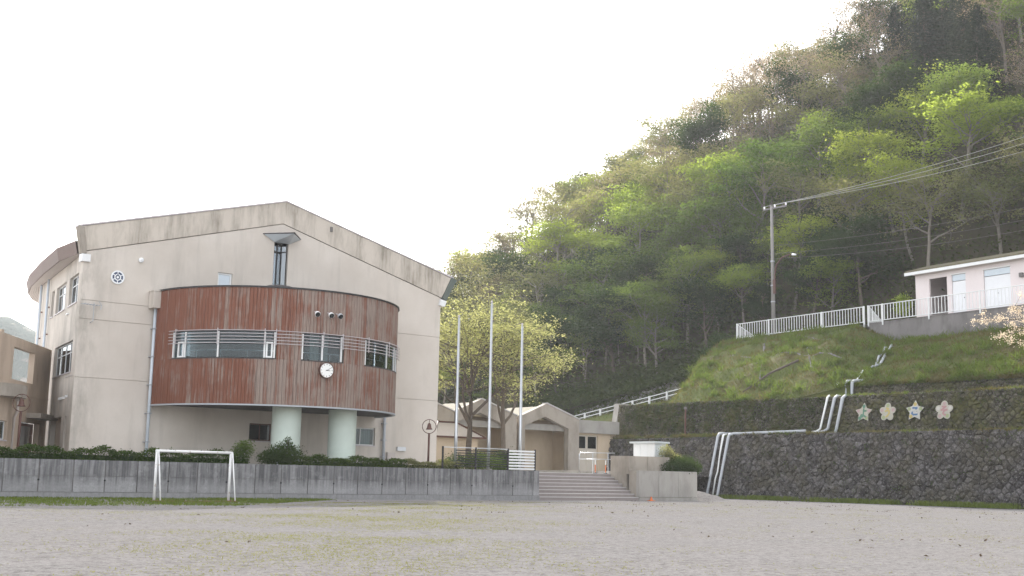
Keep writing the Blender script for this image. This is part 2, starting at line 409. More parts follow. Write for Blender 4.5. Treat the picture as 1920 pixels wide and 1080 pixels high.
TZ = 1.6     # terrace level
def tb(mb, T, a0, a1, b0, b1, d0, d1):
    v = [T(a, b, d) for d in (d0, d1) for b in (b0, b1) for a in (a0, a1)]
    return mb.add(v, [(0, 2, 3, 1), (4, 5, 7, 6), (0, 1, 5, 4), (2, 6, 7, 3), (0, 4, 6, 2), (1, 3, 7, 5)])
def window(parent, T, a0, a1, b0, b1, mull=(), trans=(), fd=.10, fw=.055, fmat='white_metal', pmat='glass', curtain=None, sill=True, name='window'):
    m = MB()
    tb(m, T, a0, a1, b0, b0+fw, fd, fd+.07); tb(m, T, a0, a1, b1-fw, b1, fd, fd+.07)
    tb(m, T, a0, a0+fw, b0+fw, b1-fw, fd, fd+.07); tb(m, T, a1-fw, a1, b0+fw, b1-fw, fd, fd+.07)
    for x in mull: tb(m, T, x-fw*.45, x+fw*.45, b0+fw, b1-fw, fd-.004, fd+.066)
    for z in trans: tb(m, T, a0+fw, a1-fw, z-fw*.45, z+fw*.45, fd+.004, fd+.062)
    w = m.build(name, fmat, parent); fixn(w)
    xs = [a0+fw] + sorted(mull) + [a1-fw]; zs = [b0+fw] + sorted(trans) + [b1-fw]
    for i in range(len(xs)-1):
        for j in range(len(zs)-1):
            p = tb(MB(), T, xs[i]+.01, xs[i+1]-.01, zs[j]+.01, zs[j+1]-.01, fd+.028, fd+.036).build('pane', pmat, w); fixn(p)
    if curtain:
        for (c0, c1) in curtain:
            mb = MB(); n = max(6, int((c1-c0)/.06)); pts = []
            for k in range(n+1):
                a = c0+(c1-c0)*k/n; pts.append((a, fd+.25+.04*(k % 2)))
            v = [T(a, b, d) for b in (b0+.05, b1-.05) for a, d in pts]
            mb.add(v, [(k, k+1, n+2+k, n+1+k) for k in range(n)]); mb.build('curtain', 'curtain', w)
    if sill:
        tb(MB(), T, a0-.05, a1+.05, b0-.06, b0-.004, -.06, fd).build('sill', 'pale_metal', w)
    return w

# ------------------------------------------------------------------ ground, terrace
def sheet(name, x0, x1, y0, y1, z, mat, **kw):
    m = MB(); m.add([(x0, y0, z), (x1, y0, z), (x1, y1, z), (x0, y1, z)], [(0, 1, 2, 3)]); return m.build(name, mat, **kw)
def ground_z(x, y):
    return .05*math.sin(x*.11+1)*math.sin(y*.13) + .02*math.sin(x*.5)*math.sin(y*.43+1)
m = MB()      # school yard: finer near, huge far
xs = sorted(set([-1400, -500, -150, -60] + list(np.arange(-30, 90.1, 2.0)) + [120, 200, 500, 1400])); ys = sorted(set([-1400, -300, -80] + list(np.arange(-20, 62.1, 2.0)) + [80, 150, 400, 1400]))
def gz(x, y):
    if -30 <= x <= 90 and -20 <= y <= 62:
        f = min(1, (x+30)/6, (90-x)/6, (y+20)/6, max(0, (52-y))/6)
        return ground_z(x, y)*max(0, f)
    return 0
v = [(x, y, gz(x, y)) for y in ys for x in xs]; nx = len(xs)
m.add(v, [(j*nx+i, j*nx+i+1, (j+1)*nx+i+1, (j+1)*nx+i) for j in range(len(ys)-1) for i in range(nx-1)])
m.build('ground', 'ground_sand', smooth=True, kind='structure', label='grey sandy school yard with patches of yellow grass', origin=(0, 0, 0))
MB().box(-40, 52.98, 56.4, 130, -.5, TZ).build('terrace', 'paving', kind='structure', label='raised paved terrace the school stands on')
MB().box(-40, 44.9, 53.5, 56.4, -.5, TZ-.02).build('planting_strip', 'earth_grass', kind='structure', label='strip of soil behind the concrete wall')
MB().add(*(lambda q: q)(([(52.98,55.86,TZ-.003),(58.0,55.86,TZ-.003),(58.0,62.5,TZ-.003),(71.5,62.5,TZ-.003),(71.5,130,TZ-.003),(52.98,130,TZ-.003)],[(0,1,2,3,4,5)]))).build('terrace_end', 'paving', kind='structure', label='far end of the raised paved terrace')

# ------------------------------------------------------------------ main school building
school = thing('school_building', (32.5, 62, TZ), 'large beige gabled school building with a round red timber bay', 'building')
FT = lambda a, b, d: (a, 62+d, b)
LW1 = rect(31.04, 32.43, 3.0, 3.98); LW2 = rect(37.80, 39.33, 2.97, 4.02)
SW = rect(28.63, 29.50, 11.3, 12.26); TW = rect(32.0, 32.92, 11.0, 14.56)
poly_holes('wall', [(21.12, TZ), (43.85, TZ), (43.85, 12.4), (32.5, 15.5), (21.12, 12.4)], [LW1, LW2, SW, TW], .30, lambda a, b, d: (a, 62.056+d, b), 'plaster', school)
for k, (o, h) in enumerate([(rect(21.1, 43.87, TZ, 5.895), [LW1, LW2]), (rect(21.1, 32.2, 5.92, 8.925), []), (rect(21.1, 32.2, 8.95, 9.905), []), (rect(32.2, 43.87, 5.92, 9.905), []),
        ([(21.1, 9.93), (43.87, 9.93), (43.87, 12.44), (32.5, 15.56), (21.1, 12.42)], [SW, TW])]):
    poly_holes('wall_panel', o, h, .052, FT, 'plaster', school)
poly_holes('parapet_band', [(21.06, 12.45), (32.5, 15.595), (43.9, 12.475), (44.70, 13.78), (32.62, 16.90), (20.78, 13.70)], [], .42, lambda a, b, d: (a, 61.955+d, b), 'plaster_band', school)
m = MB()      # coping on the gable
for (a, b, c, d) in ((20.68, 13.70, 32.62, 16.90), (32.62, 16.90, 44.80, 13.78)):
    m.add([(a, 61.9, b), (c, 61.9, d), (c, 62.5, d), (a, 62.5, b), (a, 61.9, b+.09), (c, 61.9, d+.09), (c, 62.5, d+.09), (a, 62.5, b+.09)],
          [(0, 1, 2, 3), (4, 7, 6, 5), (0, 4, 5, 1), (2, 6, 7, 3), (0, 3, 7, 4), (1, 5, 6, 2)])
m.build('coping', 'pale_metal', school)
# tilted end boards and light caps at both eaves
MB().prism([(20.70, 13.76), (21.02, 13.70), (21.22, 12.32), (20.98, 12.32)], .5, lambda a, b, d: (a, 61.87+d, b)).build('eave_end_board', 'warm_concrete', school)
MB().prism([(44.62, 13.86), (45.02, 13.70), (44.22, 12.30), (43.92, 12.44)], .5, lambda a, b, d: (a, 61.87+d, b)).build('eave_end_board', 'eave_dark', school)
MB().box(20.98, 21.42, 61.82, 62.3, 11.9, 12.29).build('eave_cap', 'white_metal', school)
MB().prism([(43.78, 12.34), (44.22, 12.26), (44.10, 11.90), (43.68, 11.96)], .5, lambda a, b, d: (a, 61.82+d, b)).build('eave_cap', 'white_metal', school)

SD = (.16, .987)
ST = lambda s, z, d: (21.1+SD[0]*s+SD[1]*d, 62+SD[1]*s-SD[0]*d, z)
U1, U2, U3 = rect(.9, 3.5, 9.9, 11.45), rect(4.6, 7.7, 9.9, 11.45), rect(8.4, 9.4, 9.9, 11.45)
B1 = rect(1.2, 6.7, 6.25, 7.92); SL = rect(1.4, 1.9, 2.3, 3.95); DR = rect(2.9, 6.3, TZ, 3.98)
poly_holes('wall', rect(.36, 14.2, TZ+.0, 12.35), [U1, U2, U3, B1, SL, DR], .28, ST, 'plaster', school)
for r, mu, tr in ((U1, (2.2,), (10.95,)), (U2, (5.6, 6.65), (10.95,)), (U3, (), (10.95,)), (B1, (2.5, 3.9, 5.3), (7.35,))):
    a0, a1, b0, b1 = r[0][0], r[1][0], r[0][1], r[2][1]
    window(school, ST, a0+.01, a1-.01, b0+.01, b1-.01, mu, tr, fd=.14, pmat='dark_glass', curtain=[(a0+.1, a0+(a1-a0)*.45)])
window(school, ST, 1.41, 1.89, 2.31, 3.94, (), (), fd=.12, pmat='dark_glass', sill=False)
tb(MB(), ST, 2.95, 6.25, TZ, 3.97, 1.2, 1.3).build('porch_back', 'annex_plaster', school)
tb(MB(), ST, 6.26, 6.36, TZ, 3.97, .29, 1.3).build('porch_side', 'annex_plaster', school)
tb(MB(), ST, .4, 2.6, 6.02, 6.05, -.03, -.002).build('wall_ledge', 'pale_metal', school)
for k in range(4): tb(MB(), ST, 2.3+.42*k, 2.5+.42*k, 4.88, 5.0, -.12, -.002).build('vent_hood', 'white_metal', school)
tb(MB(), ST, 1.5, 1.7, 4.92, 5.04, -.12, -.002).build('vent_hood', 'white_metal', school)
tb(MB(), ST, 3.0, 3.5, 9.45, 9.52, -.1, -.002).build('vent_hood', 'white_metal', school)
# curved far end of the side wall
curve = [(23.37, 76.0), (24.0, 78.3), (25.1, 80.9), (26.6, 83.2), (28.6, 85.4), (31.0, 87.2)]
m = MB(); v = [(x, y, z) for z in (TZ, 12.35) for x, y in curve]; n = len(curve)
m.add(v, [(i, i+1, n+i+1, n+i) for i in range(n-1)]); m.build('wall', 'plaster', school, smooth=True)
m = MB(); m.box(43.55, 43.85, 62.36, 88, TZ, 12.4).build('wall', 'plaster', school)
MB().box(31, 43.5, 87.6, 87.9, TZ, 13).build('wall', 'plaster', school)
# eave along the left side: fascia + soffit boards following the plan curve
outer = [(20.93, 62.42), (20.94, 65.38), (21.77, 70.64), (22.79, 76.04), (23.6, 79.26), (24.75, 82.1), (26.09, 84.31), (28.6, 87.4)]
inner = [(21.2, 62.32), (21.65, 65.4), (22.5, 70.6), (23.37, 76.0), (24.2, 78.6), (25.3, 81.0), (26.8, 83.2), (29.2, 85.9)]
m = MB(); n = len(outer)
v = []
for (x, y), (ix, iy) in zip(outer, inner):
    d = Vector((x-ix, y-iy)).normalized()
    v += [(x, y, 12.32), (x+d.x*.16, y+d.y*.16, 13.02), (x-d.x*.05, y-d.y*.05, 13.02), (x-d.x*.12, y-d.y*.12, 12.32)]
m.add(v, [(4*i+a, 4*i+b, 4*i+4+b, 4*i+4+a) for i in range(n-1) for a, b in ((0, 1), (1, 2), (2, 3), (3, 0))])
fixn(m.build('fascia', 'fascia_brown', school, smooth=False))
for k in range(5):
    m = MB(); v = []
    for (x, y), (ix, iy) in zip(outer, inner):
        for q, zz in ((k*.2, 12.30), (k*.2+.172, 12.30), (k*.2+.172, 12.35), (k*.2, 12.35)):
            v.append((x+(ix-x)*(.1+q*.9), y+(iy-y)*(.1+q*.9), zz+.06*q))
    m.add(v, [(4*i+a, 4*i+b, 4*i+4+b, 4*i+4+a) for i in range(n-1) for a, b in ((0, 1), (1, 2), (2, 3), (3, 0))])
    fixn(m.build('soffit_board', 'soffit_white', school))
m = MB()      # roof slopes
v = [(x, y, 13.0) for x, y in outer] + [(32.62, y, 16.72) for x, y in outer]
m.add(v, [(i, i+1, n+i+1, n+i) for i in range(n-1)]); m.build('roof', 'dark_roof', school)
MB().add([(32.62, 62.3, 16.72), (44.6, 62.3, 13.62), (44.6, 88.2, 13.62), (32.62, 88.2, 16.72)], [(0, 1, 2, 3)]).build('roof', 'dark_roof', school)
MB().box(43.86, 44.66, 62.4, 88, 12.42, 12.6).build('eave_soffit', 'eave_dark', school)
MB().box(44.5, 44.72, 62.4, 88, 12.6, 13.6).build('fascia', 'eave_dark', school)
# rain pipes on the side wall
for s in (9.9, 12.6):
    p = Vector(ST(s, 0, -.16)); o = MB().tube([(p.x, p.y, 12.25), (p.x, p.y, 4.2)], .075).build('rain_pipe', 'pipe_blue', school, smooth=True)
    for z in (10.6, 9, 7.4, 5.8):
        q = Vector(ST(s, z, 0)); MB().tube([(q.x, q.y, z), (p.x, p.y, z)], .04).build('bracket', 'rust', o)
# facade windows
window(school, FT, 31.05, 32.42, 3.01, 3.97, (31.74,), (), fd=.13, fmat='brown_metal', pmat='dark_glass')
window(school, FT, 37.81, 39.32, 2.98, 4.01, (38.36,), (), fd=.13, pmat='glass', curtain=[(37.9, 38.3), (38.45, 39.2)])
window(school, FT, 28.64, 29.49, 11.31, 12.25, (), (), fd=.08, fw=.09, pmat='frosted_glass', sill=False)
# tall slot window set in a V, with a diamond canopy
jl, jr, jc = 32.01, 32.91, 32.46
w = MB()
for (x, y) in ((jl+.035, 62.12), (jr-.035, 62.12), (jc, 62.52)): w.box(x-.018, x+.018, y-.018, y+.018, 11.0, 14.5)
for z in (11.02, 13.95, 14.46):
    for (p, q) in (((jl+.07, 62.14), (jc-.035, 62.5)), ((jc+.035, 62.5), (jr-.07, 62.14))):
        w.tube([(p[0], p[1], z), (q[0], q[1], z)], .025, 4)
w = w.build('slot_window', 'black_metal', school)
for (p, q) in (((jl+.07, 62.14), (jc-.035, 62.5)), ((jc+.035, 62.5), (jr-.07, 62.14))):
    for z0, z1 in ((11.07, 13.91), (13.99, 14.42)):
        MB().add([(p[0], p[1], z0), (q[0], q[1], z0), (q[0], q[1], z1), (p[0], p[1], z1)], [(0, 1, 2, 3)]).build('pane', 'sky_glass', w)
can = MB().prism([(31.25, 62.0), (32.46, 60.45), (33.70, 62.0)], .05, lambda a, b, d: (a, b-.006, 14.80+d)).build('canopy', 'black_metal', school); fixn(can)
Lp, Tp, Rp, JR, JL = (31.3, 61.955, 14.79), (32.46, 60.55, 14.79), (33.66, 61.955, 14.79), (32.95, 61.945, 14.42), (31.97, 61.945, 14.42)
MB().add([Lp, Tp, Rp, JR, JL], [(0, 1, 4), (1, 3, 4), (1, 2, 3)]).build('canopy_soffit', 'frosted_glass', can)
# ------------------------------------------------------------------ the round timber bay
DX, DY, DRAD = 32.2, 62.0, 7.1
ZB, ZT, WZ0, WZ1 = 4.66, 10.76, 7.02, 8.46
WINS = [(-73.5, -26.3), (-15.2, 3.2), (16.4, 56.0)]
def dp(r, deg, z): a = math.radians(deg); return (DX+r*math.sin(a), DY-r*math.cos(a), z)
def arc_box(mb, r0, r1, a0, a1, z0, z1, step=2.0):
    n = max(1, int(abs(a1-a0)/step)); v = []
    for i in range(n+1):
        a = a0+(a1-a0)*i/n; v += [dp(r1, a, z0), dp(r1, a, z1), dp(r0, a, z1), dp(r0, a, z0)]
    f = [(4*i+p, 4*i+q, 4*i+4+q, 4*i+4+p) for i in range(n) for p, q in ((0, 1), (1, 2), (2, 3), (3, 0))] + [(0, 1, 2, 3), (4*n+3, 4*n+2, 4*n+1, 4*n)]
    return mb.add(v, f)
m = MB()
arc_box(m, 6.9, 7.05, -90, 88, ZB+.02, WZ0); arc_box(m, 6.9, 7.05, -90, 88, WZ1, ZT-.02)
cuts = [-90] + [x for w_ in WINS for x in w_] + [88]
for i in range(0, len(cuts), 2): arc_box(m, 6.9, 7.05, cuts[i], cuts[i+1], WZ0+.001, WZ1-.001)
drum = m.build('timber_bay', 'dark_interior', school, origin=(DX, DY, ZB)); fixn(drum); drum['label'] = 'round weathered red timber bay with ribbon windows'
NPL = 119; STEP = 178.0/NPL
def plank_mesh(z0, z1, r, nm):
    w = math.radians(STEP)*r*.5*.95; mb = MB()
    mb.add([(x, y, z) for z in (z0, z1) for x, y in ((-w, -r+.045), (w, -r+.045), (w, -r+.008), (w-.008, -r), (-w+.008, -r), (-w, -r+.008))],
           [(0, 1, 2, 3, 4, 5)[::-1], (6, 7, 8, 9, 10, 11)] + [(i, (i+1) % 6, 6+(i+1) % 6, 6+i) for i in range(6)])
    me = bpy.data.meshes.new(nm); me.from_pydata([(x, y, z-ZB) for x, y, z in mb.v], [], mb.f); me.materials.append(MATS['plank_wood'])
    bm = bmesh.new(); bm.from_mesh(me); bmesh.ops.recalc_face_normals(bm, faces=bm.faces); bm.to_mesh(me); bm.free(); return me
PM = {k: [plank_mesh(z0, z1, r, 'plank') for r in (7.095, 7.10, 7.108)] for k, (z0, z1) in dict(u=(WZ1, ZT-.05), b=(WZ0+.003, WZ1-.003), l=(ZB+.04, WZ0)).items()}
for i in range(NPL):
    a = -90+STEP*(i+.5)
    for k in 'ulb':
        if k == 'b' and any(w0-.4 < a < w1+.4 for w0, w1 in WINS): continue
        if k != 'b' and a > 78: continue
        o = bpy.data.objects.new('plank', random.choice(PM[k])); COL.objects.link(o); o.parent = drum; o.rotation_euler = (0, 0, math.radians(a))
# note: rotating the plank at -Y by +a about Z carries it to (+sin a, -cos a)
m = MB(); arc_box(m, 6.85, 7.17, -90, 89, ZT-.045, ZT+.03); fixn(m.build('top_rim', 'black_metal', drum))
m = MB(); arc_box(m, 6.95, 7.14, -90, 89, ZB-.04, ZB+.035); fixn(m.build('bottom_rim', 'pipe_grey', drum))
def disc(z, r, nm, mat, par):
    mb = MB(); v = [dp(r, a, z) for a in range(-90, 91, 4)]; mb.add(v, [tuple(range(len(v)))]); return mb.build(nm, mat, par)
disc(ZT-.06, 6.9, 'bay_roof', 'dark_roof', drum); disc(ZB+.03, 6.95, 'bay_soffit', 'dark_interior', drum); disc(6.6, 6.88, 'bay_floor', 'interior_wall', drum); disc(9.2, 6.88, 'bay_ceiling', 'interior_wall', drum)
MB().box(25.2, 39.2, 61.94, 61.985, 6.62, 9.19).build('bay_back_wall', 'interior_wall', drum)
m = MB(); m.lathe([(1.7, 0), (1.55, .3), (1.2, .62), (.7, .82), (.01, .9)], (31.4, 60.0, ZT-.05), 28); m.build('skylight_dome', 'dark_roof', drum, smooth=True)
MULL = [(-66.3, -50.2, -30.6), (-6.2,), (34.5, 46)]
for (w0, w1), mu in zip(WINS, MULL):
    m = MB()
    fr = MB(); arc_box(fr, 7.0, 7.12, w0, w1, WZ0-.02, WZ0+.035); arc_box(fr, 7.0, 7.09, w0, w1, WZ1-.045, WZ1); fixn(fr.build('window_rail', 'dark_roof', drum))
    for a in [w0+.25, w1-.25] + list(mu): fixn(arc_box(MB(), 6.99, 7.085, a-.34, a+.34, WZ0+.061, WZ1-.061, 1).build('mullion', 'white_metal', drum))
    pass
    ed = [w0+.7] + list(mu) + [w1-.7]
    for i in range(len(ed)-1):
        m = MB(); arc_box(m, 7.03, 7.038, ed[i]+.4, ed[i+1]-.4, WZ0+.06, WZ1-.06); fixn(m.build('window_pane', 'glass', drum))
    m = MB(); m.tube([dp(6.8, w0+(w1-w0)*k/16, 7.46) for k in range(17)], .025, 6)
    for k in range(0, 17, 4): m.tube([dp(6.8, w0+(w1-w0)*k/16, 6.65), dp(6.8, w0+(w1-w0)*k/16, 7.46)], .02, 6)
    m.build('inner_rail', 'white_metal', drum)
for a0, a1 in ((-70.3, -66.9), (-30.0, -27.2)):   # small framed panes at the ends of the long window
    m = MB(); arc_box(m, 7.02, 7.10, a0, a1, 7.08, 7.16); arc_box(m, 7.02, 7.10, a0, a1, 7.82, 7.9)
    arc_box(m, 7.02, 7.10, a0, a0+.7, 7.16, 7.82); arc_box(m, 7.02, 7.10, a1-.7, a1, 7.16, 7.82); fixn(m.build('small_frame', 'white_metal', drum))
for c0, c1 in ((-11, -6.5), (-5.8, -2.0)):
    m = MB(); v = []
    for k in range(15):
        a = c0+(c1-c0)*k/14; v += [dp(6.7+.05*(k % 2), a, 6.7), dp(6.7+.05*(k % 2), a, 8.5)]
    m.add(v, [(2*k, 2*k+2, 2*k+3, 2*k+1) for k in range(14)]); m.build('curtain', 'curtain', drum)
for k in range(5):
    z = 8.46-.165*k; m = MB(); m.tube([dp(7.24, -75+3*i, z) for i in range(46)], .018, 6); m.build('louvre_rail', 'pale_metal', drum, smooth=True)
for a in (-71, -50.2, -30.6, -26, -6.2, 3.0, 17.5, 34.5, 48):
    m = MB(); m.tube([dp(7.215, a, 7.72), dp(7.215, a, 8.56)], .022, 6); m.tube([dp(7.1, a, 8.52), dp(7.24, a, 8.52)], .02, 6); m.build('louvre_bracket', 'pale_metal', drum)
# two round columns carry it
for x in (30.65, 34.05):
    m = MB(); m.lathe([(.76, 0), (.76, ZB-TZ+.02)], (x, 57.0, TZ), 40); m.build('column', 'column_paint', school, smooth=True)
# hopper, rain pipes
m = MB(); m.box(24.74, 25.36, 61.3, 61.95, 9.8, 10.68); m.box(24.70, 25.40, 61.26, 61.94, 10.683, 10.75); m.build('rain_hopper', 'plaster', school)
o = MB().tube([(25.05, 61.72, 9.8), (25.05, 61.72, TZ)], .085, 12).build('rain_pipe', 'pipe_blue', school, smooth=True)
for z in (8.7, 7.2, 5.7, 4.2, 2.7): MB().box(24.93, 25.17, 61.60, 61.99, z, z+.05).build('pipe_clip', 'pipe_grey', o)
o = MB().tube([(39.85, 61.8, 4.7), (39.85, 61.8, TZ)], .09, 12).build('rain_pipe', 'pipe_grey', school, smooth=True)
for z in (4.3, 3.3, 2.3): MB().box(39.72, 39.98, 61.68, 61.99, z, z+.05).build('pipe_clip', 'pipe_grey', o)
MB().box(40.9, 41.5, 61.86, 61.99, 2.72, 2.96).build('wall_vent', 'silver_metal', school)
MB().box(40.15, 40.7, 61.8, 61.99, 2.0, 2.6).build('meter_box', 'soffit_white', school)
MB().box(35.6, 35.75, 61.88, 61.94, 15.55, 15.85).build('wall_hook', 'dark_concrete', school)
m = MB(); m.lathe([(.13, 0), (.13, .1), (.02, .16)], (0, 0, 0), 16); rl = m.build('round_lamp', 'emblem_white', school, origin=(0, 0, 0)); rl.location = Vector((24.16, 61.99, 12.35)) - Vector(school.location); rl.rotation_euler = (math.pi/2, 0, 0)

# round emblem
em = thing('emblem', (22.96, 61.98, 10.92), 'round white and navy school emblem on the beige wall', 'emblem')
def ring(mb, cx, cz, r0, r1, y0, y1, a0=0, a1=360, n=40):
    v = []; k = max(3, int(n*(a1-a0)/360))
    for i in range(k+1):
        a = math.radians(a0+(a1-a0)*i/k)
        for r, y in ((r0, y0), (r1, y0), (r1, y1), (r0, y1)): v.append((cx+r*math.sin(a), y, cz+r*math.cos(a)))
    return mb.add(v, [(4*i+p, 4*i+4+p, 4*i+4+(p+1) % 4, 4*i+(p+1) % 4) for i in range(k) for p in range(4)] + [(0, 1, 2, 3), (4*k+3, 4*k+2, 4*k+1, 4*k)])
ex, ez = 22.96, 11.28
fixn(ring(MB(), ex, ez, .001, .31, 61.95, 61.99).build('disc', 'emblem_blue', em)); fixn(ring(MB(), ex, ez, .29, .36, 61.92, 61.99).build('outer_ring', 'emblem_white', em))
fixn(ring(MB(), ex, ez, .13, .18, 61.925, 61.948, 12, 348).build('inner_ring', 'emblem_white', em)); fixn(ring(MB(), ex, ez, .001, .065, 61.925, 61.948).build('centre_disc', 'emblem_white', em))
for a in range(0, 360, 60): fixn(ring(MB(), ex, ez, .18, .29, 61.928, 61.948, a-5, a+5, 80).build('spoke', 'emblem_white', em))

# wall clock on the bay
ca = -4.5
cl = thing('wall_clock', dp(7.2, ca, 6.2), 'round white wall clock hanging on the red timber bay', 'clock')
def CT(x, z, d):   # local clock frame
    a = math.radians(ca); p = dp(7.13+d, ca, 6.57); return (p[0]+x*math.cos(a), p[1]+x*math.sin(a), 6.57+z)
def cdisc(r, d0, d1, nm, mat, n=40, r0=0.0):
    mb = MB(); 
    if r0 == 0:
        mb.prism([(r*math.cos(2*math.pi*i/n), r*math.sin(2*math.pi*i/n)) for i in range(n)], d1-d0, lambda a, b, d: CT(a, b, d0+d))
    else:
        v = []
        for i in range(n):
            t_ = 2*math.pi*i/n
            for rr, dd in ((r0, d0), (r, d0), (r, d1), (r0, d1)): v.append(CT(rr*math.cos(t_), rr*math.sin(t_), dd))
        mb.add(v, [(4*i+p, 4*((i+1) % n)+p, 4*((i+1) % n)+(p+1) % 4, 4*i+(p+1) % 4) for i in range(n) for p in range(4)])
    return fixn(mb.build(nm, mat, cl))
cdisc(.40, .0, .14, 'case', 'brown_metal'); cdisc(.37, .14, .152, 'face', 'clock_face'); cdisc(.41, .13, .18, 'rim', 'brown_metal', 40, .375)
for h in range(12):
    a = math.radians(30*h); c, s = math.cos(a), math.sin(a)
    q = [(-.012, .28), (.012, .28), (.012, .34), (-.012, .34)]
    fixn(MB().prism([(x*c+z*s, -x*s+z*c) for x, z in q], .006, lambda A, B, d: CT(A, B, .154+d)).build('hour_mark', 'black_metal', cl))
for nm, ang, ln, wd in (('hour_hand', 95, .2, .018), ('minute_hand', 60, .3, .012)):
    a = math.radians(ang); c, s = math.cos(a), math.sin(a)
    fixn(MB().prism([(x*c+z*s, -x*s+z*c) for x, z in [(-wd, -.05), (wd, -.05), (wd*.5, ln), (-wd*.5, ln)]], .006, lambda A, B, d: CT(A, B, .163+d+(.008 if ang == 60 else 0))).build(nm, 'black_metal', cl))
# flood lights on the bay
for k, (a, lab) in enumerate(((-10.4, 'left one of the white floodlights above the clock'), (-4.6, 'middle one of the white floodlights above the clock'), (-.6, 'right one of the white floodlights above the clock'))):
    p = Vector(dp(7.10, a, 9.6)); q = Vector(dp(7.42, a, 9.52)); e = Vector(dp(7.62, a, 9.40))
    fl = thing('floodlight', p, lab, 'floodlight', 'floodlights on the timber bay')
    MB().tube([p, q], .025, 6).build('arm', 'pale_metal', fl)
    MB().tube([q, q.lerp(e, .4), e], [.06, .13, .15], 14).build('lamp_head', 'insulator' if k != 2 else 'silver_metal', fl, smooth=True)
    d = (e-q).normalized(); MB().tube([e+d*.002, e+d*.012], .135, 14).build('lens', 'dark_glass', fl)
for z, lab in ((9.45, 'small round sensor lamp under the rain hopper'), (7.05, 'small knob lamp beside the left rain pipe')):
    s_ = thing('sensor_lamp', (25.5, 61.6, z), lab, 'lamp')
    MB().tube([(25.5, 61.98, z+.1), (25.5, 61.7, z+.1)], .03, 6).build('arm', 'pale_metal', s_)
    m = MB(); m.lathe([(.01, -.08), (.08, -.04), (.09, .03), (.05, .08), (.01, .09)], (25.5, 61.66, z+.08), 14); m.build('head', 'insulator', s_, smooth=True)
# television antenna at the corner
an = thing('antenna', (21.7, 61.6, 8.7), 'thin metal television antenna on the left wall corner', 'antenna')
MB().tube([(21.7, 61.98, 8.75), (21.7, 61.6, 8.8), (21.7, 61.6, 9.75)], .025, 6).build('mast', 'pipe_grey', an)
MB().tube([(21.0, 61.4, 9.62), (22.05, 61.75, 9.66)], .02, 6).build('boom', 'pipe_grey', an)
for k in range(6):
    x = 21.1+.17*k; y = 61.43+.055*k
    MB().tube([(x-.06, y+.22, 9.64), (x+.06, y-.22, 9.64)], .012, 5).build('element', 'pipe_grey', an)
MB().tube([(22.05, 61.62, 9.42), (22.17, 61.78, 9.66), (22.05, 61.9, 9.9)], .018, 5).build('reflector', 'pipe_grey', an)

# ------------------------------------------------------------------ annex at the left
AP = (22.26, 69.15); AD = (math.sin(math.radians(33)), math.cos(math.radians(33)))
AT = lambda s, z, d: (AP[0]+AD[0]*s-AD[1]*d, AP[1]+AD[1]*s+AD[0]*d, z)
annex = thing('annex_building', AT(-6, TZ, 0), 'brown plaster annex with a square wall opening left of the school', 'building')
poly_holes('wall', [(-17, TZ), (-.3, TZ), (-.3, 7.82), (-8.95, 7.82), (-8.95, 7.95), (-9.3, 7.95), (-9.3, 7.82), (-17, 7.82)], [rect(-7.15, -3.5, 5.68, 7.32), rect(-8.9, -7.3, 2.6, 3.55), rect(-5.4, -1.6, TZ+.002, 3.62)], .3, AT, 'annex_plaster', annex)
tb(MB(), AT, -4.2, -.32, 3.86, 4.12, -.75, -.003).build('canopy', 'warm_concrete', annex)
tb(MB(), AT, -17, -.32, 5.0, 5.07, -.03, -.003).build('string_course', 'annex_plaster', annex)
tb(MB(), AT, -5.39, -1.61, 3.0, 3.60, .32, .40).build('fanlight', 'door_brown', annex)
dr = tb(MB(), AT, -5.39, -1.61, TZ, 2.99, .32, .40).build('door', 'door_brown', annex)
tb(MB(), AT, -4.5, -2.3, 2.4, 3.44, .29, .318).build('door_pane', 'dark_glass', dr); tb(MB(), AT, -4.52, -2.28, 2.38, 3.46, .405, .43).build('pane_backing', 'dark_interior', dr)
window(annex, AT, -8.89, -7.31, 2.61, 3.54, (-8.1,), (), fd=.12, pmat='glass', curtain=[(-8.8, -7.4)])
m = MB(); prof = [(.9*math.sin(math.radians(a)), -.9*math.cos(math.radians(a))) for a in range(-90, 91, 10)]
m.prism([(-7.6+1.7*math.sin(math.radians(a)), -.8*math.cos(math.radians(a))) for a in range(-90, 91, 10)], .62, lambda a, b, d: AT(a, 4.72+d, b-.004)); fixn(m.build('rounded_hopper', 'warm_concrete', annex))
q = [AT(-7.3, 4.72, -.45), AT(-7.3, 4.05, -.45), AT(-6.9, 3.75, -.2), AT(-6.9, TZ, -.2)]
MB().tube(q, .08, 10).build('rain_pipe', 'soffit_white', annex, smooth=True)
tb(MB(), AT, -17, -.5, TZ, 5.0, 6.0, 6.2).build('back_wall', 'annex_plaster', annex); tb(MB(), AT, -17, -.5, 5.002, 5.1, .31, 6.2).build('roof_deck', 'dark_roof', annex)
tb(MB(), AT, -7.4, -5.4, 5.06, 5.85, 3.0, 4.6).build('roof_box', 'dark_roof', annex)

tb(MB(), AT, -17.3, -17.003, TZ, 5.0, 0, 6.2).build('end_wall', 'annex_plaster', annex)

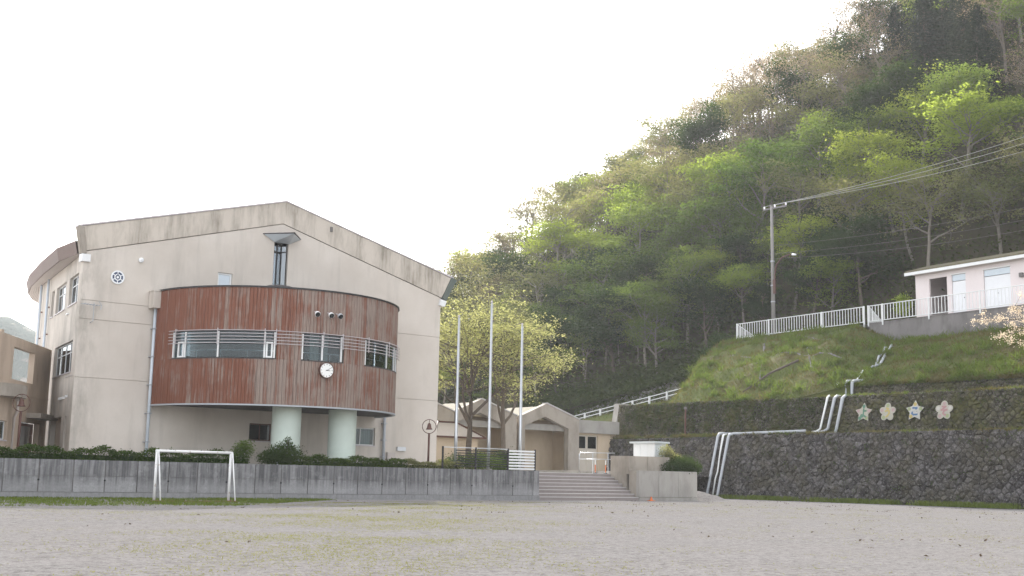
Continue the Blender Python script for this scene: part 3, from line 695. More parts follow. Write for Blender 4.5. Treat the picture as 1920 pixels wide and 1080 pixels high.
# ------------------------------------------------------------------ concrete retaining wall along the yard
rw = thing('retaining_wall', (20, 53.4, 0), 'long grey concrete panel wall along the yard below the hedge', 'wall')
MB().box(-12, 44.88, 53.23, 53.66, 0, 1.63).build('wall_core', 'dark_concrete', rw)
MB().box(44.45, 44.88, 53.661, 56.39, 0, 1.63).build('wall_core', 'dark_concrete', rw)
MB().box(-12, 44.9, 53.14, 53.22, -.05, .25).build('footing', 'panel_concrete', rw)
x = -12.0; k = 0
while x < 44.7:
    w = min(1.47 if k % 3 else 1.40, 44.9-x)
    jy = random.uniform(-.008, .008)
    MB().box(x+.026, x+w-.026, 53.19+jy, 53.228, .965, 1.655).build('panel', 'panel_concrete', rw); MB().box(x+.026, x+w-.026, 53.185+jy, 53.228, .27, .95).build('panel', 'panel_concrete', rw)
    if k % 2 == 0:
        MB().tube([(x, 53.235, .78), (x, 53.17, .78)], .045, 8).build('weep_hole', 'black_metal', rw)
    x += w; k += 1
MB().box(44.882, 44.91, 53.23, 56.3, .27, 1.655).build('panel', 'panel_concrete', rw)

# ------------------------------------------------------------------ stairs
st = thing('staircase', (48.9, 54.8, 0), 'wide concrete steps between the yard and the paved terrace', 'stairs')
for i in range(8):
    y = 53.32+.36*i
    sp_ = MB().box(44.92, 52.97, y, 56.41, .2*i+.002, .2*(i+1)).build('step', 'step_concrete', st)
    MB().box(44.93, 52.96, y-.018, y+.16, .2*(i+1)-.03, .2*(i+1)+.004).build('sunlit_edge_strip', 'paving', sp_)  # pale strip paints sunlight on the tread edge; step colour darkened for riser shade
# ------------------------------------------------------------------ planter block right of the stairs
pb = thing('planter_block', (55.6, 56, 0), 'stepped grey concrete planter walls right of the steps', 'planter')
for (a, b) in ((53.0, 54.7), (54.73, 56.45), (56.48, 58.2)):
    MB().box(a, b, 53.3, 53.55, .22, 1.83).build('panel', 'grey_concrete', pb)
MB().box(52.98, 58.24, 53.24, 53.56, -.05, .2).build('footing', 'grey_concrete', pb)
for (a, b) in ((53.0, 54.62), (54.65, 56.6)):
    MB().box(a, b, 54.2, 54.42, 1.60, 2.72).build('panel', 'warm_concrete', pb)
MB().box(53.003, 53.25, 53.56, 54.19, 0, 1.83).build('side_panel', 'warm_concrete', pb)
for a, b in ((54.425, 55.85),): MB().box(53.003, 53.25, a, b, 0, 2.72).build('side_panel', 'warm_concrete', pb)
for a, b in ((53.56, 57.5), (57.53, 62.4), (62.43, 74.5)): MB().box(58.0, 58.2, a, b, 0, 1.82).build('side_panel', 'grey_concrete', pb)
MB().box(53.26, 57.99, 53.57, 54.19, .2, 1.72).build('soil', 'earth_grass', pb); MB().box(53.26, 57.99, 54.43, 55.85, .2, 2.66).build('soil', 'earth_grass', pb)
m = MB(); g = 9; v = []
for j in range(g+1):
    for i in range(g+1):
        r = math.hypot(i-g/2, j-g/2)/(g/2); v.append((58.3+i*.55, 53.4+j*.6, max(-.03, .55*math.cos(min(1, r)*math.pi/2)*(1+.2*math.sin(i*2.1+j))-.03)))
m.add(v, [(j*(g+1)+i, j*(g+1)+i+1, (j+1)*(g+1)+i+1, (j+1)*(g+1)+i) for j in range(g) for i in range(g)]); m.build('dirt_heap', 'ground_sand', smooth=True, kind='structure', label='low heap of earth beside the planter')

# ------------------------------------------------------------------ small goal
gl = thing('goal', (21.7, 48.3, 0), 'white rusty goal frame without a net before the wall', 'goal')
for x in (20.07, 23.38):
    o = MB().tube([(x, 48.3, 0), (x, 48.3, 2.08)], .055, 12).build('post', 'goal_paint', gl, smooth=True)
    MB().box(x-.12, x+.12, 48.2, 48.4, -.02, .05).build('foot_plate', 'rust', o)
for x in (20.12, 23.43):
    o = MB().tube([(x, 48.24, 2.06), (x, 47.75, 0.0)], .03, 10).build('back_strut', 'goal_paint', gl, smooth=True)
    MB().box(x-.07, x+.07, 47.66, 47.83, -.02, .04).build('foot_plate', 'rust', o)
    MB().tube([(x-.03, 48.25, .03), (x-.03, 47.78, .03)], .03, 8).build('ground_bar', 'rust', gl)
MB().tube([(20.02, 48.3, 2.07), (23.46, 48.3, 2.07)], .055, 12).build('crossbar', 'goal_paint', gl, smooth=True)
MB().tube([(20.12, 47.75, .03), (23.43, 47.75, .03)], .02, 6).build('ground_bar', 'rust', gl)

# ------------------------------------------------------------------ flagpoles, railing, bell posts
for x, zt, lab in ((39.87, 10.13, 'left silver flagpole next to the school corner'), (42.19, 11.2, 'tallest silver flagpole, the middle of three'), (44.49, 10.1, 'right silver flagpole by the white slatted railing')):
    fp = thing('flagpole', (x, 54.5, TZ), lab, 'flagpole', 'flagpoles')
    MB().tube([(x, 54.5, TZ), (x, 54.5, 3.5), (x, 54.5, zt)], [.085, .08, .05], 12).build('pole', 'silver_metal', fp, smooth=True)
    m = MB(); m.lathe([(.001, .13), (.05, .1), (.07, .05), (.05, 0), (.03, -.03)], (x, 54.5, zt+.02), 12); m.build('finial', 'pale_metal', fp, smooth=True)
    MB().box(x-.16, x+.16, 54.34, 54.66, TZ-.02, TZ+.12).build('base', 'grey_concrete', fp)
    MB().tube([(x+.1, 54.47, TZ+.9), (x+.07, 54.47, zt-.05)], .008, 5).build('halyard', 'white_metal', fp)
ra = thing('railing', (41.6, 53.6, 1.66), 'black slatted metal railing on the wall beside the steps', 'railing')
PX = [38.28, 40.52, 42.80, 44.78]
for x in PX: MB().box(x-.04, x+.04, 53.44, 53.52, 1.62, 2.86).build('post', 'black_metal', ra)
for i in range(3):
    a, b = PX[i]+.045, PX[i+1]-.045
    if i < 2:
        MB().box(a, b, 53.46, 53.50, 2.80, 2.84).build('top_rail', 'silver_metal', ra)
        if i == 1 or True:
            for k in range(7):
                aa = a if i else a+.85
                MB().box(aa, b, 53.455, 53.505, 1.80+.14*k, 1.85+.14*k).build('slat', 'black_metal', ra)
    else:
        for k in range(7): MB().box(a, b, 53.45, 53.51, 1.70+.165*k, 1.79+.165*k).build('slat', 'white_metal', ra)
m = MB()
def bell_post(x, y, zc, R, lab):
    b = thing('bell_post', (x, y, TZ), lab, 'lamp post', 'bell posts')
    MB().tube([(x, y, TZ), (x, y, zc-R)], .06, 10).build('post', 'brown_metal', b, smooth=True)
    pts = [(x+R*math.cos(i*math.pi/16)*.78, y-R*math.cos(i*math.pi/16)*.62, zc+R*math.sin(i*math.pi/16)) for i in range(33)]
    MB().tube(pts, .02, 8).build('ring', 'brown_metal', b, smooth=True)
    mm = MB(); mm.lathe([(.001, .22), (.035, .21), (.05, .17), (.09, .13), (.11, .02), (.13, -.08), (.19, -.15), (.185, -.17), (.001, -.15)], (x, y, zc), 18); mm.build('bell', 'brown_metal', b, smooth=True)
    MB().tube([(x, y, zc+.23), (x, y, zc+R)], .015, 6).build('hanger', 'brown_metal', b)
bell_post(38.4, 55.0, 3.95, .38, 'brown bell in a ring on a post near the flagpoles')
bell_post(17.4, 58.0, 4.24, .40, 'brown bell in a ring on a post before the annex')

# ------------------------------------------------------------------ pavilions behind the trees
def pavilion(dx, lab):
    X0 = 63.1+dx; p = thing('pavilion', (X0, 76, TZ), lab, 'pavilion', 'gabled pavilions behind the steps')
    out = [(X0-2.55, TZ), (X0-2.55, 6.12), (X0, 7.16), (X0+3.55, 6.02), (X0+3.55, TZ), (X0+2.4, TZ), (X0+2.4, 5.25), (X0-.1, 6.12), (X0-2.2, 5.35), (X0-2.2, TZ)]
    poly_holes('portal_frame', out, [], .55, lambda a, b, d: (a, 74+d, b), 'warm_concrete', p)
    MB().add([(X0, 74.56, 6.85), (X0+3.5, 74.56, 5.72), (X0+3.5, 79, 5.72), (X0, 79, 6.85), (X0, 74.56, 6.97), (X0+3.5, 74.56, 5.84), (X0+3.5, 79, 5.84), (X0, 79, 6.97)], [(0, 1, 2, 3), (4, 7, 6, 5), (0, 4, 5, 1), (2, 6, 7, 3), (0, 3, 7, 4), (1, 5, 6, 2)]).build('roof_slab', 'moss_roof', p)
    MB().add([(X0, 74.56, 6.85), (X0-2.5, 74.56, 5.84), (X0-2.5, 79, 5.84), (X0, 79, 6.85), (X0, 74.56, 6.97), (X0-2.5, 74.56, 5.96), (X0-2.5, 79, 5.96), (X0, 79, 6.97)], [(0, 3, 2, 1), (4, 5, 6, 7), (0, 1, 5, 4), (2, 3, 7, 6), (0, 4, 7, 3), (1, 2, 6, 5)]).build('roof_slab', 'moss_roof', p)
    MB().add([(X0+.05, 73.93, 7.165), (X0+3.6, 73.93, 6.03), (X0+3.6, 74.6, 6.03), (X0+.05, 74.6, 7.165), (X0+.05, 73.93, 7.25), (X0+3.6, 73.93, 6.115), (X0+3.6, 74.6, 6.115), (X0+.05, 74.6, 7.25)], [(0, 1, 2, 3), (4, 7, 6, 5), (0, 4, 5, 1), (2, 6, 7, 3), (0, 3, 7, 4), (1, 5, 6, 2)]).build('coping', 'paving', p)  # coping on this slope alone, its pale colour painting the sunlit roof edge
    MB().box(X0-2.5, X0+3.5, 74.6, 74.95, 5.05, 5.55).build('lintel', 'grey_concrete', p)
    poly_holes('back_wall', rect(X0-2.54, X0+3.5, TZ, 6.0), [rect(X0-1.9, X0-.55, TZ+.002, 4.5)], .2, lambda a, b, d: (a, 77+d, b), 'tan_plaster', p)
    dd = MB().box(X0-1.88, X0-.57, 77.08, 77.14, TZ, 4.48).build('door', 'door_white', p)
    MB().box(X0-1.2, X0-.7, 77.05, 77.078, 2.9, 3.7).build('door_pane', 'dark_glass', dd)
    MB().box(X0+3.3, X0+3.5, 74.56, 77, TZ, 6.0).build('side_wall', 'tan_plaster', p); MB().box(X0-2.5, X0-2.3, 74.56, 77, TZ, 6.0).build('side_wall', 'tan_plaster', p)
pavilion(0, 'gabled concrete pavilion with tan walls right behind the steps')
pavilion(-6.6, 'gabled pavilion half hidden behind the leafy yellow-green tree')
pavilion(-12.6, 'gabled pavilion roof seen between school corner and tree')
wg = thing('storage_wing', (68.9, 75, TZ), 'low tan store with double doors against the stone wall', 'building')
poly_holes('wall', rect(66.72, 71.4, TZ, 5.0), [rect(66.9, 69.3, TZ+.002, 4.85)], .25, lambda a, b, d: (a, 74.6+d, b), 'tan_plaster', wg)
MB().box(66.68, 71.5, 74.3, 75.1, 5.0, 6.05).build('lintel', 'grey_concrete', wg)
MB().box(66.7, 71.4, 75.2, 80, 5.6, 5.75).build('roof_slab', 'grey_concrete', wg)
for a, b in ((66.92, 68.08), (68.12, 69.28)):
    d = MB().box(a, b, 74.70, 74.76, TZ, 4.83).build('door', 'door_beige', wg); MB().box(a+.12, b-.12, 74.67, 74.698, 3.75, 4.72).build('door_pane', 'dark_glass', d)
hut = thing('garden_hut', (49.5, 68.5, TZ), 'small tan hut with pale tent roof beside the school', 'hut')
MB().box(47.6, 51.2, 67.4, 69.8, TZ, 3.9).build('wall', 'tan_plaster', hut)
m = MB(); m.add([(47.2, 67, 3.9), (51.6, 67, 3.9), (51.6, 70.2, 3.9), (47.2, 70.2, 3.9), (48.6, 68.6, 4.95), (50.2, 68.6, 4.95)], [(0, 1, 5, 4), (1, 2, 5), (2, 3, 4, 5), (3, 0, 4), (0, 3, 2, 1)]); m.build('roof', 'soffit_white', hut)
MB().tube([(47.2, 67, 3.92), (48.6, 68.6, 4.97), (50.2, 68.6, 4.97), (51.6, 67, 3.92)], .07, 6).build('roof_ridge', 'brown_metal', hut)
MB().tube([(47.2, 66.97, 3.9), (51.6, 66.97, 3.9)], .07, 6).build('gutter', 'brown_metal', hut)

# handrail and marker posts on the terrace
hr = thing('handrail', (55.5, 60, TZ), 'low chrome handrail on the terrace in front of the pavilion', 'handrail')
MB().tube([(54.08, 60, TZ), (54.08, 60, 2.85), (54.2, 60, 2.97), (57.3, 60, 3.02)], .024, 8).build('rail', 'silver_metal', hr, smooth=True)
MB().tube([(54.08, 60, 2.55), (57.3, 60, 2.6)], .018, 8).build('rail', 'silver_metal', hr, smooth=True)
for x in (55.3, 56.7): MB().tube([(x, 60, TZ), (x, 60, 2.98)], .022, 8).build('post', 'silver_metal', hr, smooth=True)
for x, lab in ((55.25, 'orange marker post left of the other by the handrail'), (56.2, 'orange marker post next to the planter wall')):
    mp = thing('marker_post', (x, 59.7, TZ), lab, 'post', 'orange marker posts')
    MB().tube([(x, 59.7, TZ), (x, 59.7, 2.2)], .028, 10).build('lower_tube', 'orange', mp, smooth=True); MB().tube([(x, 59.7, 2.2), (x, 59.7, 2.5)], .028, 10).build('white_band', 'white_metal', mp, smooth=True)
    m = MB(); m.lathe([(.15, 0), (.14, .05), (.05, .09)], (x, 59.7, TZ), 14); m.build('base', 'black_metal', mp, smooth=True)
cb = thing('cabinet', (57.2, 57, TZ), 'white metal cabinet with grey lid on the planter', 'cabinet')
MB().box(57.33, 58.4, 56.2, 58.2, TZ, 3.66).build('body', 'door_white', cb)
MB().box(57.15, 58.55, 56.02, 58.4, 3.664, 3.78).build('lid', 'cabinet_grey', cb)
for a, b in ((56.23, 56.86), (56.89, 57.5), (57.53, 58.17)): MB().box(57.305, 57.328, a, b, TZ+.1, 3.6).build('door', 'door_white', cb)
MB().box(57.37, 58.35, 56.178, 56.198, TZ+.1, 3.6).build('door', 'cabinet_grey', cb)
cn = thing('traffic_cone', (53.75, 53.0, 0), 'small orange cone lying at the foot of the planter', 'cone')
m = MB(); m.lathe([(.16, 0), (.16, .03), (.1, .035), (.03, .25), (.001, .26)], (53.75, 53.0, 0), 14); m.build('cone_body', 'orange', cn, smooth=True)
MB().box(53.55, 53.95, 52.85, 53.15, -.01, .028).build('base', 'orange', cn)

# ------------------------------------------------------------------ rubble stone walls
def clip(poly, nx_, ny_, c):     # keep nx*x+ny*y <= c
    out = []
    for i in range(len(poly)):
        a, b = poly[i], poly[(i+1) % len(poly)]
        da = nx_*a[0]+ny_*a[1]-c; db = nx_*b[0]+ny_*b[1]-c
        if da <= 0: out.append(a)
        if da*db < 0:
            t_ = da/(da-db); out.append((a[0]+(b[0]-a[0])*t_, a[1]+(b[1]-a[1])*t_))
    return out
def stone_wall(thingo, O, ud, vd, nd, ulen, vtop, size, mat, rng, cap=300, near_first=True, depth=.11):
    O, ud, vd, nd = map(Vector, (O, ud, vd, nd))
    P = lambda u, v_, d=0: O+ud*u+vd*v_+nd*d
    mb = MB(); nseg = 24
    vv = []
    for i in range(nseg+1):
        u = ulen*i/nseg; vv += [P(u, -.3), P(u, vtop(u)-.03), P(u, vtop(u)-.03, -.5)]
    mb.add(vv, [(3*i, 3*i+3, 3*i+4, 3*i+1) for i in range(nseg)] + [(3*i+1, 3*i+4, 3*i+5, 3*i+2) for i in range(nseg)])
    mb.build('wall_core', 'stone_joint', thingo)
    vm = max(vtop(u) for u in np.linspace(0, ulen, 20))
    pts = []; rows = int(vm/(size*.62))+2; r = 0
    for r in range(-1, rows):
        for c in range(-1, int(ulen/(size*1.15))+2):
            s_ = 1.0
            pts.append(((c+.5*(r % 2))*size*1.15+rng.normal()*size*.19, r*size*.62+rng.normal()*size*.15))
    pa = np.array(pts); cells = []
    for i, (a, b) in enumerate(pts):
        if not (-.1 < a < ulen+.1 and -.25 < b < vm+.1): continue
        d2 = ((pa-pa[i])**2).sum(1); nb = np.where((d2 < (2.3*size)**2) & (d2 > 1e-9))[0]
        poly = [(a-size*2, b-size*2), (a+size*2, b-size*2), (a+size*2, b+size*2), (a-size*2, b+size*2)]
        for j in nb:
            q = pa[j]; nx_, ny_ = q[0]-a, q[1]-b; cc = (q[0]**2+q[1]**2-a*a-b*b)/2
            poly = clip(poly, nx_, ny_, cc)
            if len(poly) < 3: break
        if len(poly) < 3: continue
        tv = vtop(min(max(a, 0), ulen))
        poly = clip(poly, 0, 1, tv-.01); poly = clip(poly, 1, 0, ulen); poly = clip(poly, -1, 0, 0)
        if len(poly) < 3: continue
        cx = sum(p[0] for p in poly)/len(poly); cyy = sum(p[1] for p in poly)/len(poly)
        ar = abs(sum(poly[k][0]*poly[(k+1) % len(poly)][1]-poly[(k+1) % len(poly)][0]*poly[k][1] for k in range(len(poly))))/2
        if ar < size*size*.12: continue
        cells.append((cx, cyy, poly))
    cells.sort(key=lambda c_: (P(c_[0], c_[1])-Vector((0, 0, 1.3))).length)
    stuff = MB(); sv = []
    for idx, (cx, cyy, poly) in enumerate(cells):
        h = depth*rng.uniform(.55, 1.35); n = len(poly); tilt = (rng.normal()*.12, rng.normal()*.12)
        ring0 = [P(cx+(x-cx)*.95, cyy+(y-cyy)*.95, -.03) for x, y in poly]
        ring1 = [P(cx+(x-cx)*.88, cyy+(y-cyy)*.88, h*.65+(x-cx)*tilt[0]+(y-cyy)*tilt[1]) for x, y in poly]
        ring2 = [P(cx+(x-cx)*.55, cyy+(y-cyy)*.55, h+(x-cx)*tilt[0]+(y-cyy)*tilt[1]) for x, y in poly]
        V = ring0+ring1+ring2
        F = [(k, (k+1) % n, n+(k+1) % n, n+k) for k in range(n)] + [(n+k, n+(k+1) % n, 2*n+(k+1) % n, 2*n+k) for k in range(n)] + [tuple(range(2*n, 3*n))]
        if idx < cap:
            mb = MB(); mb.add(V, F); mb.build('stone', mat, thingo, origin=P(cx, cyy))
        else:
            stuff.add(V, F); sv += [rng.random()]*(3*n)
    if stuff.v:
        o = stuff.build('stone_facing', mat, thingo, kind='stuff')
        at = o.data.attributes.new('sv', 'FLOAT', 'POINT'); at.data.foreach_set('value', np.array(sv, dtype=np.float32))
BAT = Vector((.19, 0, 1)); NRM = Vector((-1, 0, .19)).normalized()
w1 = thing('stone_wall', (70, 53, 0), 'tall grey rubble stone wall, the lowest of the terraces', 'stone wall', 'stone terrace walls')
stone_wall(w1, (70, 30, -.05), (0, 1, 0), BAT, NRM, 45.2, lambda u: 4.86-.006*max(0, u-27)*1.0-(.12 if u > 31 else 0), .44, 'stone_grey', np.random.default_rng(1), depth=.15)
w2 = thing('stone_wall', (73, 53, 4.7), 'mossy brown stone wall carrying star and flower plaques', 'stone wall', 'stone terrace walls')
stone_wall(w2, (73.0, 30, 4.6), (0, 1, 0), BAT, NRM, 46.4, lambda u: 2.97+.10*max(0, min(1, (u-28)/8)), .42, 'stone_mossy', np.random.default_rng(2), depth=.15)
w3 = thing('stone_wall', (75.8, 45, 7.5), 'lowest-height dark stone kerb wall under the grass slope', 'stone wall', 'stone terrace walls')
stone_wall(w3, (75.8, 30, 7.45), (0, 1, 0), BAT, NRM, 25.2, lambda u: 1.02, .40, 'stone_mossy', np.random.default_rng(4), cap=250)
MB().box(71.05, 73.3, 29, 75.6, 4.2, 4.72).build('lower_ledge', 'earth_grass', kind='structure', label='narrow grassy ledge above the lowest stone wall')
MB().box(73.7, 76.2, 29, 76.2, 7.0, 7.5).build('upper_ledge', 'earth_grass', kind='structure', label='narrow grassy ledge above the plaque wall')
be = thing('wall_buttress', (72.6, 75.8, 3), 'pale slanting concrete edge ending the stone walls', 'buttress')
MB().add([(69.9, 75.15, 0), (72.6, 75.15, 0), (72.6, 75.6, 0), (69.9, 75.6, 0), (70.7, 75.15, 4.75), (73.2, 75.15, 4.75), (73.2, 75.6, 4.75), (70.7, 75.6, 4.75)], [(0, 3, 2, 1), (4, 5, 6, 7), (0, 1, 5, 4), (1, 2, 6, 5), (2, 3, 7, 6), (3, 0, 4, 7)]).build('lower_block', 'grey_concrete', be)
MB().add([(72.75, 76.3, 4.5), (75, 76.3, 4.5), (75, 76.9, 4.5), (72.75, 76.9, 4.5), (73.4, 76.3, 7.8), (75, 76.3, 7.8), (75, 76.9, 7.8), (73.4, 76.9, 7.8)], [(0, 3, 2, 1), (4, 5, 6, 7), (0, 1, 5, 4), (1, 2, 6, 5), (2, 3, 7, 6), (3, 0, 4, 7)]).build('upper_block', 'grey_concrete', be)

# plaques that spell a welcome
STROKES = {
 'yo': [[(.5, .72), (.82, .74)], [(.5, .97), (.5, .25), (.36, .10), (.2, .17), (.27, .32), (.5, .27), (.82, .10)]],
 'u': [[(.36, .95), (.64, .86)], [(.24, .62), (.5, .71), (.72, .62), (.73, .40), (.58, .16), (.4, .03)]],
 'ko': [[(.25, .84), (.76, .84), (.62, .72)], [(.24, .42), (.2, .26), (.38, .14), (.82, .16)]],
 'so': [[(.28, .92), (.72, .92), (.2, .56), (.86, .60), (.52, .44), (.42, .25), (.54, .10), (.74, .07)]]}
def plaque(y, z, kind, glyph, face, ink, spots, lab):
    xw = 73.0+.19*(z-4.6)-.24
    T = lambda a, b, d: (xw+.19*b-d, y-a, z+b)
    p = thing('wall_plaque', (xw, y, z-.7), lab, 'plaque', 'welcome plaques on the stone wall')
    if kind == 'star': pl = [((.72 if i % 2 == 0 else .40)*math.sin(i*math.pi/5), (.72 if i % 2 == 0 else .40)*math.cos(i*math.pi/5)) for i in range(10)]
    else:
        pl = []
        for i in range(60):
            a = 2*math.pi*i/60; r = .42+.24*abs(math.cos(2.5*a)); pl.append((r*math.sin(a), r*math.cos(a)))
    fixn(MB().prism(pl, .05, lambda a, b, d: T(a, b, d)).build('board', face, p))
    for k in range(5):     # coloured tips of the painted board
        a = 2*math.pi*k/5; r = .46; c = (r*math.sin(a), r*math.cos(a)); q = .13
        pts = [(c[0]+q*math.cos(j*math.pi/5), c[1]+q*math.sin(j*math.pi/5)) for j in range(10)]
        fixn(MB().prism(pts, .006, lambda A, B, d: T(A, B, .0505+d)).build('painted_spot', spots[k % len(spots)], p))
    for s_ in STROKES[glyph]:
        m = MB(); S = .66
        pts = [((x-.5)*S, (y_-.5)*S-.02) for x, y_ in s_]
        for i in range(len(pts)-1):
            a, b = Vector(pts[i]), Vector(pts[i+1]); d = (b-a).normalized(); n = Vector((-d.y, d.x))*.058; a2 = a-d*.03; b2 = b+d*.03
            m.prism([tuple(a2-n), tuple(b2-n), tuple(b2+n), tuple(a2+n)], .010+.0015*i, lambda A, B, D: T(A, B, .058+D))
        fixn(m.build('letter_stroke', ink, p))
for nm, c in dict(pl_cream=(.36, .345, .29), pl_green=(.085, .19, .13), pl_yellow=(.42, .335, .12), pl_blue=(.075, .14, .26), pl_pink=(.35, .20, .205), pl_rose=(.36, .26, .255), pl_lime=(.27, .31, .17), pl_white=(.42, .41, .385)).items(): simple(nm, c, .7, 0, .25, 9)
plaque(51.05, 6.26, 'star', 'yo', 'pl_cream', 'pl_green', ['pl_green', 'pl_rose', 'pl_lime'], 'faded green star plaque, leftmost on the stone wall')
plaque(49.1, 6.26, 'flower', 'u', 'pl_cream', 'pl_yellow', ['pl_lime', 'pl_rose', 'pl_cream'], 'yellow flower plaque second from the left on the stone wall')
plaque(46.95, 6.28, 'star', 'ko', 'pl_white', 'pl_blue', ['pl_yellow', 'pl_lime', 'pl_white'], 'blue star plaque between two flower plaques')
plaque(44.75, 6.25, 'flower', 'so', 'pl_cream', 'pl_pink', ['pl_rose', 'pl_white', 'pl_lime'], 'pink flower plaque, rightmost on the stone wall')

# pipes over the terraces
def bat(z, z0, x0): return x0+.19*(z-z0)
def pipe_run(pts, r, mat, lab, grp='drain pipes over the terraces'):
    o = MB().tube(pts, r, 10).build('drain_pipe', mat, None, smooth=True, label=lab, cat='pipe', group=grp); return o
pipe_run([(69.3, 62.85, .05), (69.55, 62.7, .25), (70.55, 62.45, 4.66), (70.68, 62.43, 4.86), (70.9, 62.4, 4.9), (71.5, 62.0, 4.88)], .105, 'pipe_grey', 'left grey pipe bent over the lowest stone wall')
pipe_run([(69.3, 61.78, .05), (69.55, 61.65, .25), (70.55, 61.4, 4.62), (70.68, 61.37, 4.80), (70.95, 61.2, 4.86), (71.05, 60.6, 4.87), (71.05, 54.6, 4.97)], .105, 'pipe_grey', 'long grey pipe running along the ledge and down the wall')
pipe_run([(69.58, 62.15, .2), (69.85, 62.1, 1.5), (69.98, 62.0, 2.0), (70.3, 62.03, 3.4), (70.6, 61.95, 4.75), (70.9, 61.9, 4.85)], .06, 'white_metal', 'thin white pipe between the two grey pipes')
pipe_run([(72.3, 55.0, 4.95), (72.6, 54.8, 5.0), (72.78, 54.6, 5.2), (73.25, 54.25, 7.5), (73.38, 54.15, 7.64)], .07, 'white_metal', 'white pipe on the mossy wall, left of two grey ones')
pipe_run([(72.3, 54.4, 4.92), (72.62, 54.15, 5.0), (72.80, 53.95, 5.2), (73.2, 53.6, 7.40), (73.35, 53.5, 7.56), (73.9, 53.3, 7.56)], .10, 'pipe_grey', 'middle grey pipe climbing the mossy wall beside the plaques')
pipe_run([(72.7, 53.3, 4.75), (72.80, 53.2, 5.2), (73.2, 52.9, 7.40), (73.36, 52.8, 7.55), (74.2, 53.2, 7.56), (75.3, 53.7, 7.58), (75.62, 53.85, 7.75), (75.72, 53.85, 8.7), (75.9, 53.8, 8.86), (76.9, 53.4, 8.95)], .105, 'pipe_grey', 'right grey pipe climbing past the plaques to the slope')
pipe_run([(75.35, 54.4, 7.62), (75.66, 54.4, 7.8), (75.74, 54.4, 8.72), (75.9, 54.4, 8.86), (76.6, 54.1, 8.92)], .10, 'pipe_grey', 'short grey pipe on the dark kerb wall')
pipe_run([(75.55, 55.1, 7.6), (75.7, 55.1, 8.75)], .08, 'white_metal', 'short white upright pipe at the end of the kerb wall')
wp = thing('wooden_post', (72.0, 67.2, 4.6), 'thin brown wooden post on the ledge before the mossy wall', 'post')
MB().tube([(72.0, 67.2, 4.6), (72.05, 67.2, 6.95)], .07, 8).build('shaft', 'brown_metal', wp); m = MB(); m.lathe([(.001, .22), (.1, .17), (.14, .08), (.1, 0)], (72.05, 67.2, 6.95), 10); m.build('cap', 'dark_concrete', wp, smooth=True)

# ------------------------------------------------------------------ grass slope, pool deck, hill
def fence_xy(s): return (88+.1132*s, 46.9+.9936*s)
def nz(x, y, f=1.0): return math.sin(x*1.7*f+y*.9)*.5+math.sin(y*2.3*f-x*.7)*.3+math.sin(x*3.9*f+y*4.1*f)*.2
def slope_pt(u, t_):      # u 0..1 along, t 0..1 up
    yb = 28+42*u; yt = 28+51*u
    k = max(0, min(1, (yb-53.5)/4)); bx = 76.0-2.4*k; bz = 8.62-1.06*k
    s = (yt-46.9)/.9936; tx, ty = fence_xy(s); tz = 13.35+1.7*max(0, min(1, (yt-59)/4))
    x = bx+(tx-bx)*t_; y = yb+(ty-yb)*t_; z = bz+(tz-bz)*(t_+.10*math.sin(math.pi*t_))
    e = math.sin(math.pi*t_); return (x, y, z+e*(.42*nz(x*.5, y*.5)+.2*nz(x*1.3, y*1.1))+.5*e*k)
m = MB(); NU, NV = 90, 26
v = [slope_pt(i/NU, j/NV) for j in range(NV+1) for i in range(NU+1)]
m.add(v, [(j*(NU+1)+i, j*(NU+1)+i+1, (j+1)*(NU+1)+i+1, (j+1)*(NU+1)+i) for j in range(NV) for i in range(NU)])
m.add([(x+.12, y, z+dz) for dz in (.05, -1.6) for x, y, z in [slope_pt(i/NU, 0) for i in range(NU+1)]], [(i, i+1, NU+2+i, NU+1+i) for i in range(NU)])
m.build('grass_slope', 'earth_grass', smooth=True, kind='structure', label='grassy slope between the stone walls and the white fence')
m = MB(); NW = 10; v = []
for j in range(NV+1):
    a = Vector(slope_pt(1, j/NV)); b = Vector((75.0+15.4*j/NV, 73.2+8.3*j/NV, 4.2+5.4*j/NV))
    for i in range(NW+1):
        q = i/NW; p = a.lerp(b, q); p.z += .8*math.sin(math.pi*q)+.15*nz(p.x, p.y); v.append(p)
m.add(v, [(j*(NW+1)+i, j*(NW+1)+i+1, (j+1)*(NW+1)+i+1, (j+1)*(NW+1)+i) for j in range(NV) for i in range(NW)])
m.build('mound_flank', 'earth_grass', smooth=True, kind='structure', label='rounded end of the grass slope')
sl_pts = [(fence_xy(-20)), fence_xy(31.8)]
MB().add([(*sl_pts[0], 15.12), (100, 27, 15.12), (100, 80, 15.12), (*sl_pts[1], 15.12)], [(0, 1, 2, 3)]).build('pool_deck', 'paving', kind='structure', label='level ground behind the white fence')
cw = thing('concrete_wall', (*fence_xy(5), 13), 'dark stained concrete wall below the white fence', 'wall')
for a, b in ((-19, -8.02), (-8, 3.98), (4, 15.1)):
    (x0, y0), (x1, y1) = fence_xy(a), fence_xy(b)
    MB().add([(x0-.05, y0, 12.9), (x1-.05, y1, 12.9), (x1+.35, y1, 12.9), (x0+.35, y0, 12.9), (x0+.05, y0, 15.2), (x1+.05, y1, 15.2), (x1+.35, y1, 15.2), (x0+.35, y0, 15.2)],
             [(0, 1, 2, 3), (4, 7, 6, 5), (0, 4, 5, 1), (1, 5, 6, 2), (2, 6, 7, 3), (3, 7, 4, 0)]).build('wall_section', 'dark_concrete', cw)
def on_slope(u, t0, t1, up=.14, n=8): return [tuple(Vector(slope_pt(u, t0+(t1-t0)*k/n))+Vector((-.05, 0, up))) for k in range(n+1)]
pipe_run(on_slope(.612, .03, .24, .1), .05, 'white_metal', 'thin white pipe lying low on the grass slope')
pipe_run(on_slope(.588, .22, .84), .10, 'pipe_grey', 'longer grey pipe lying on the grass slope')
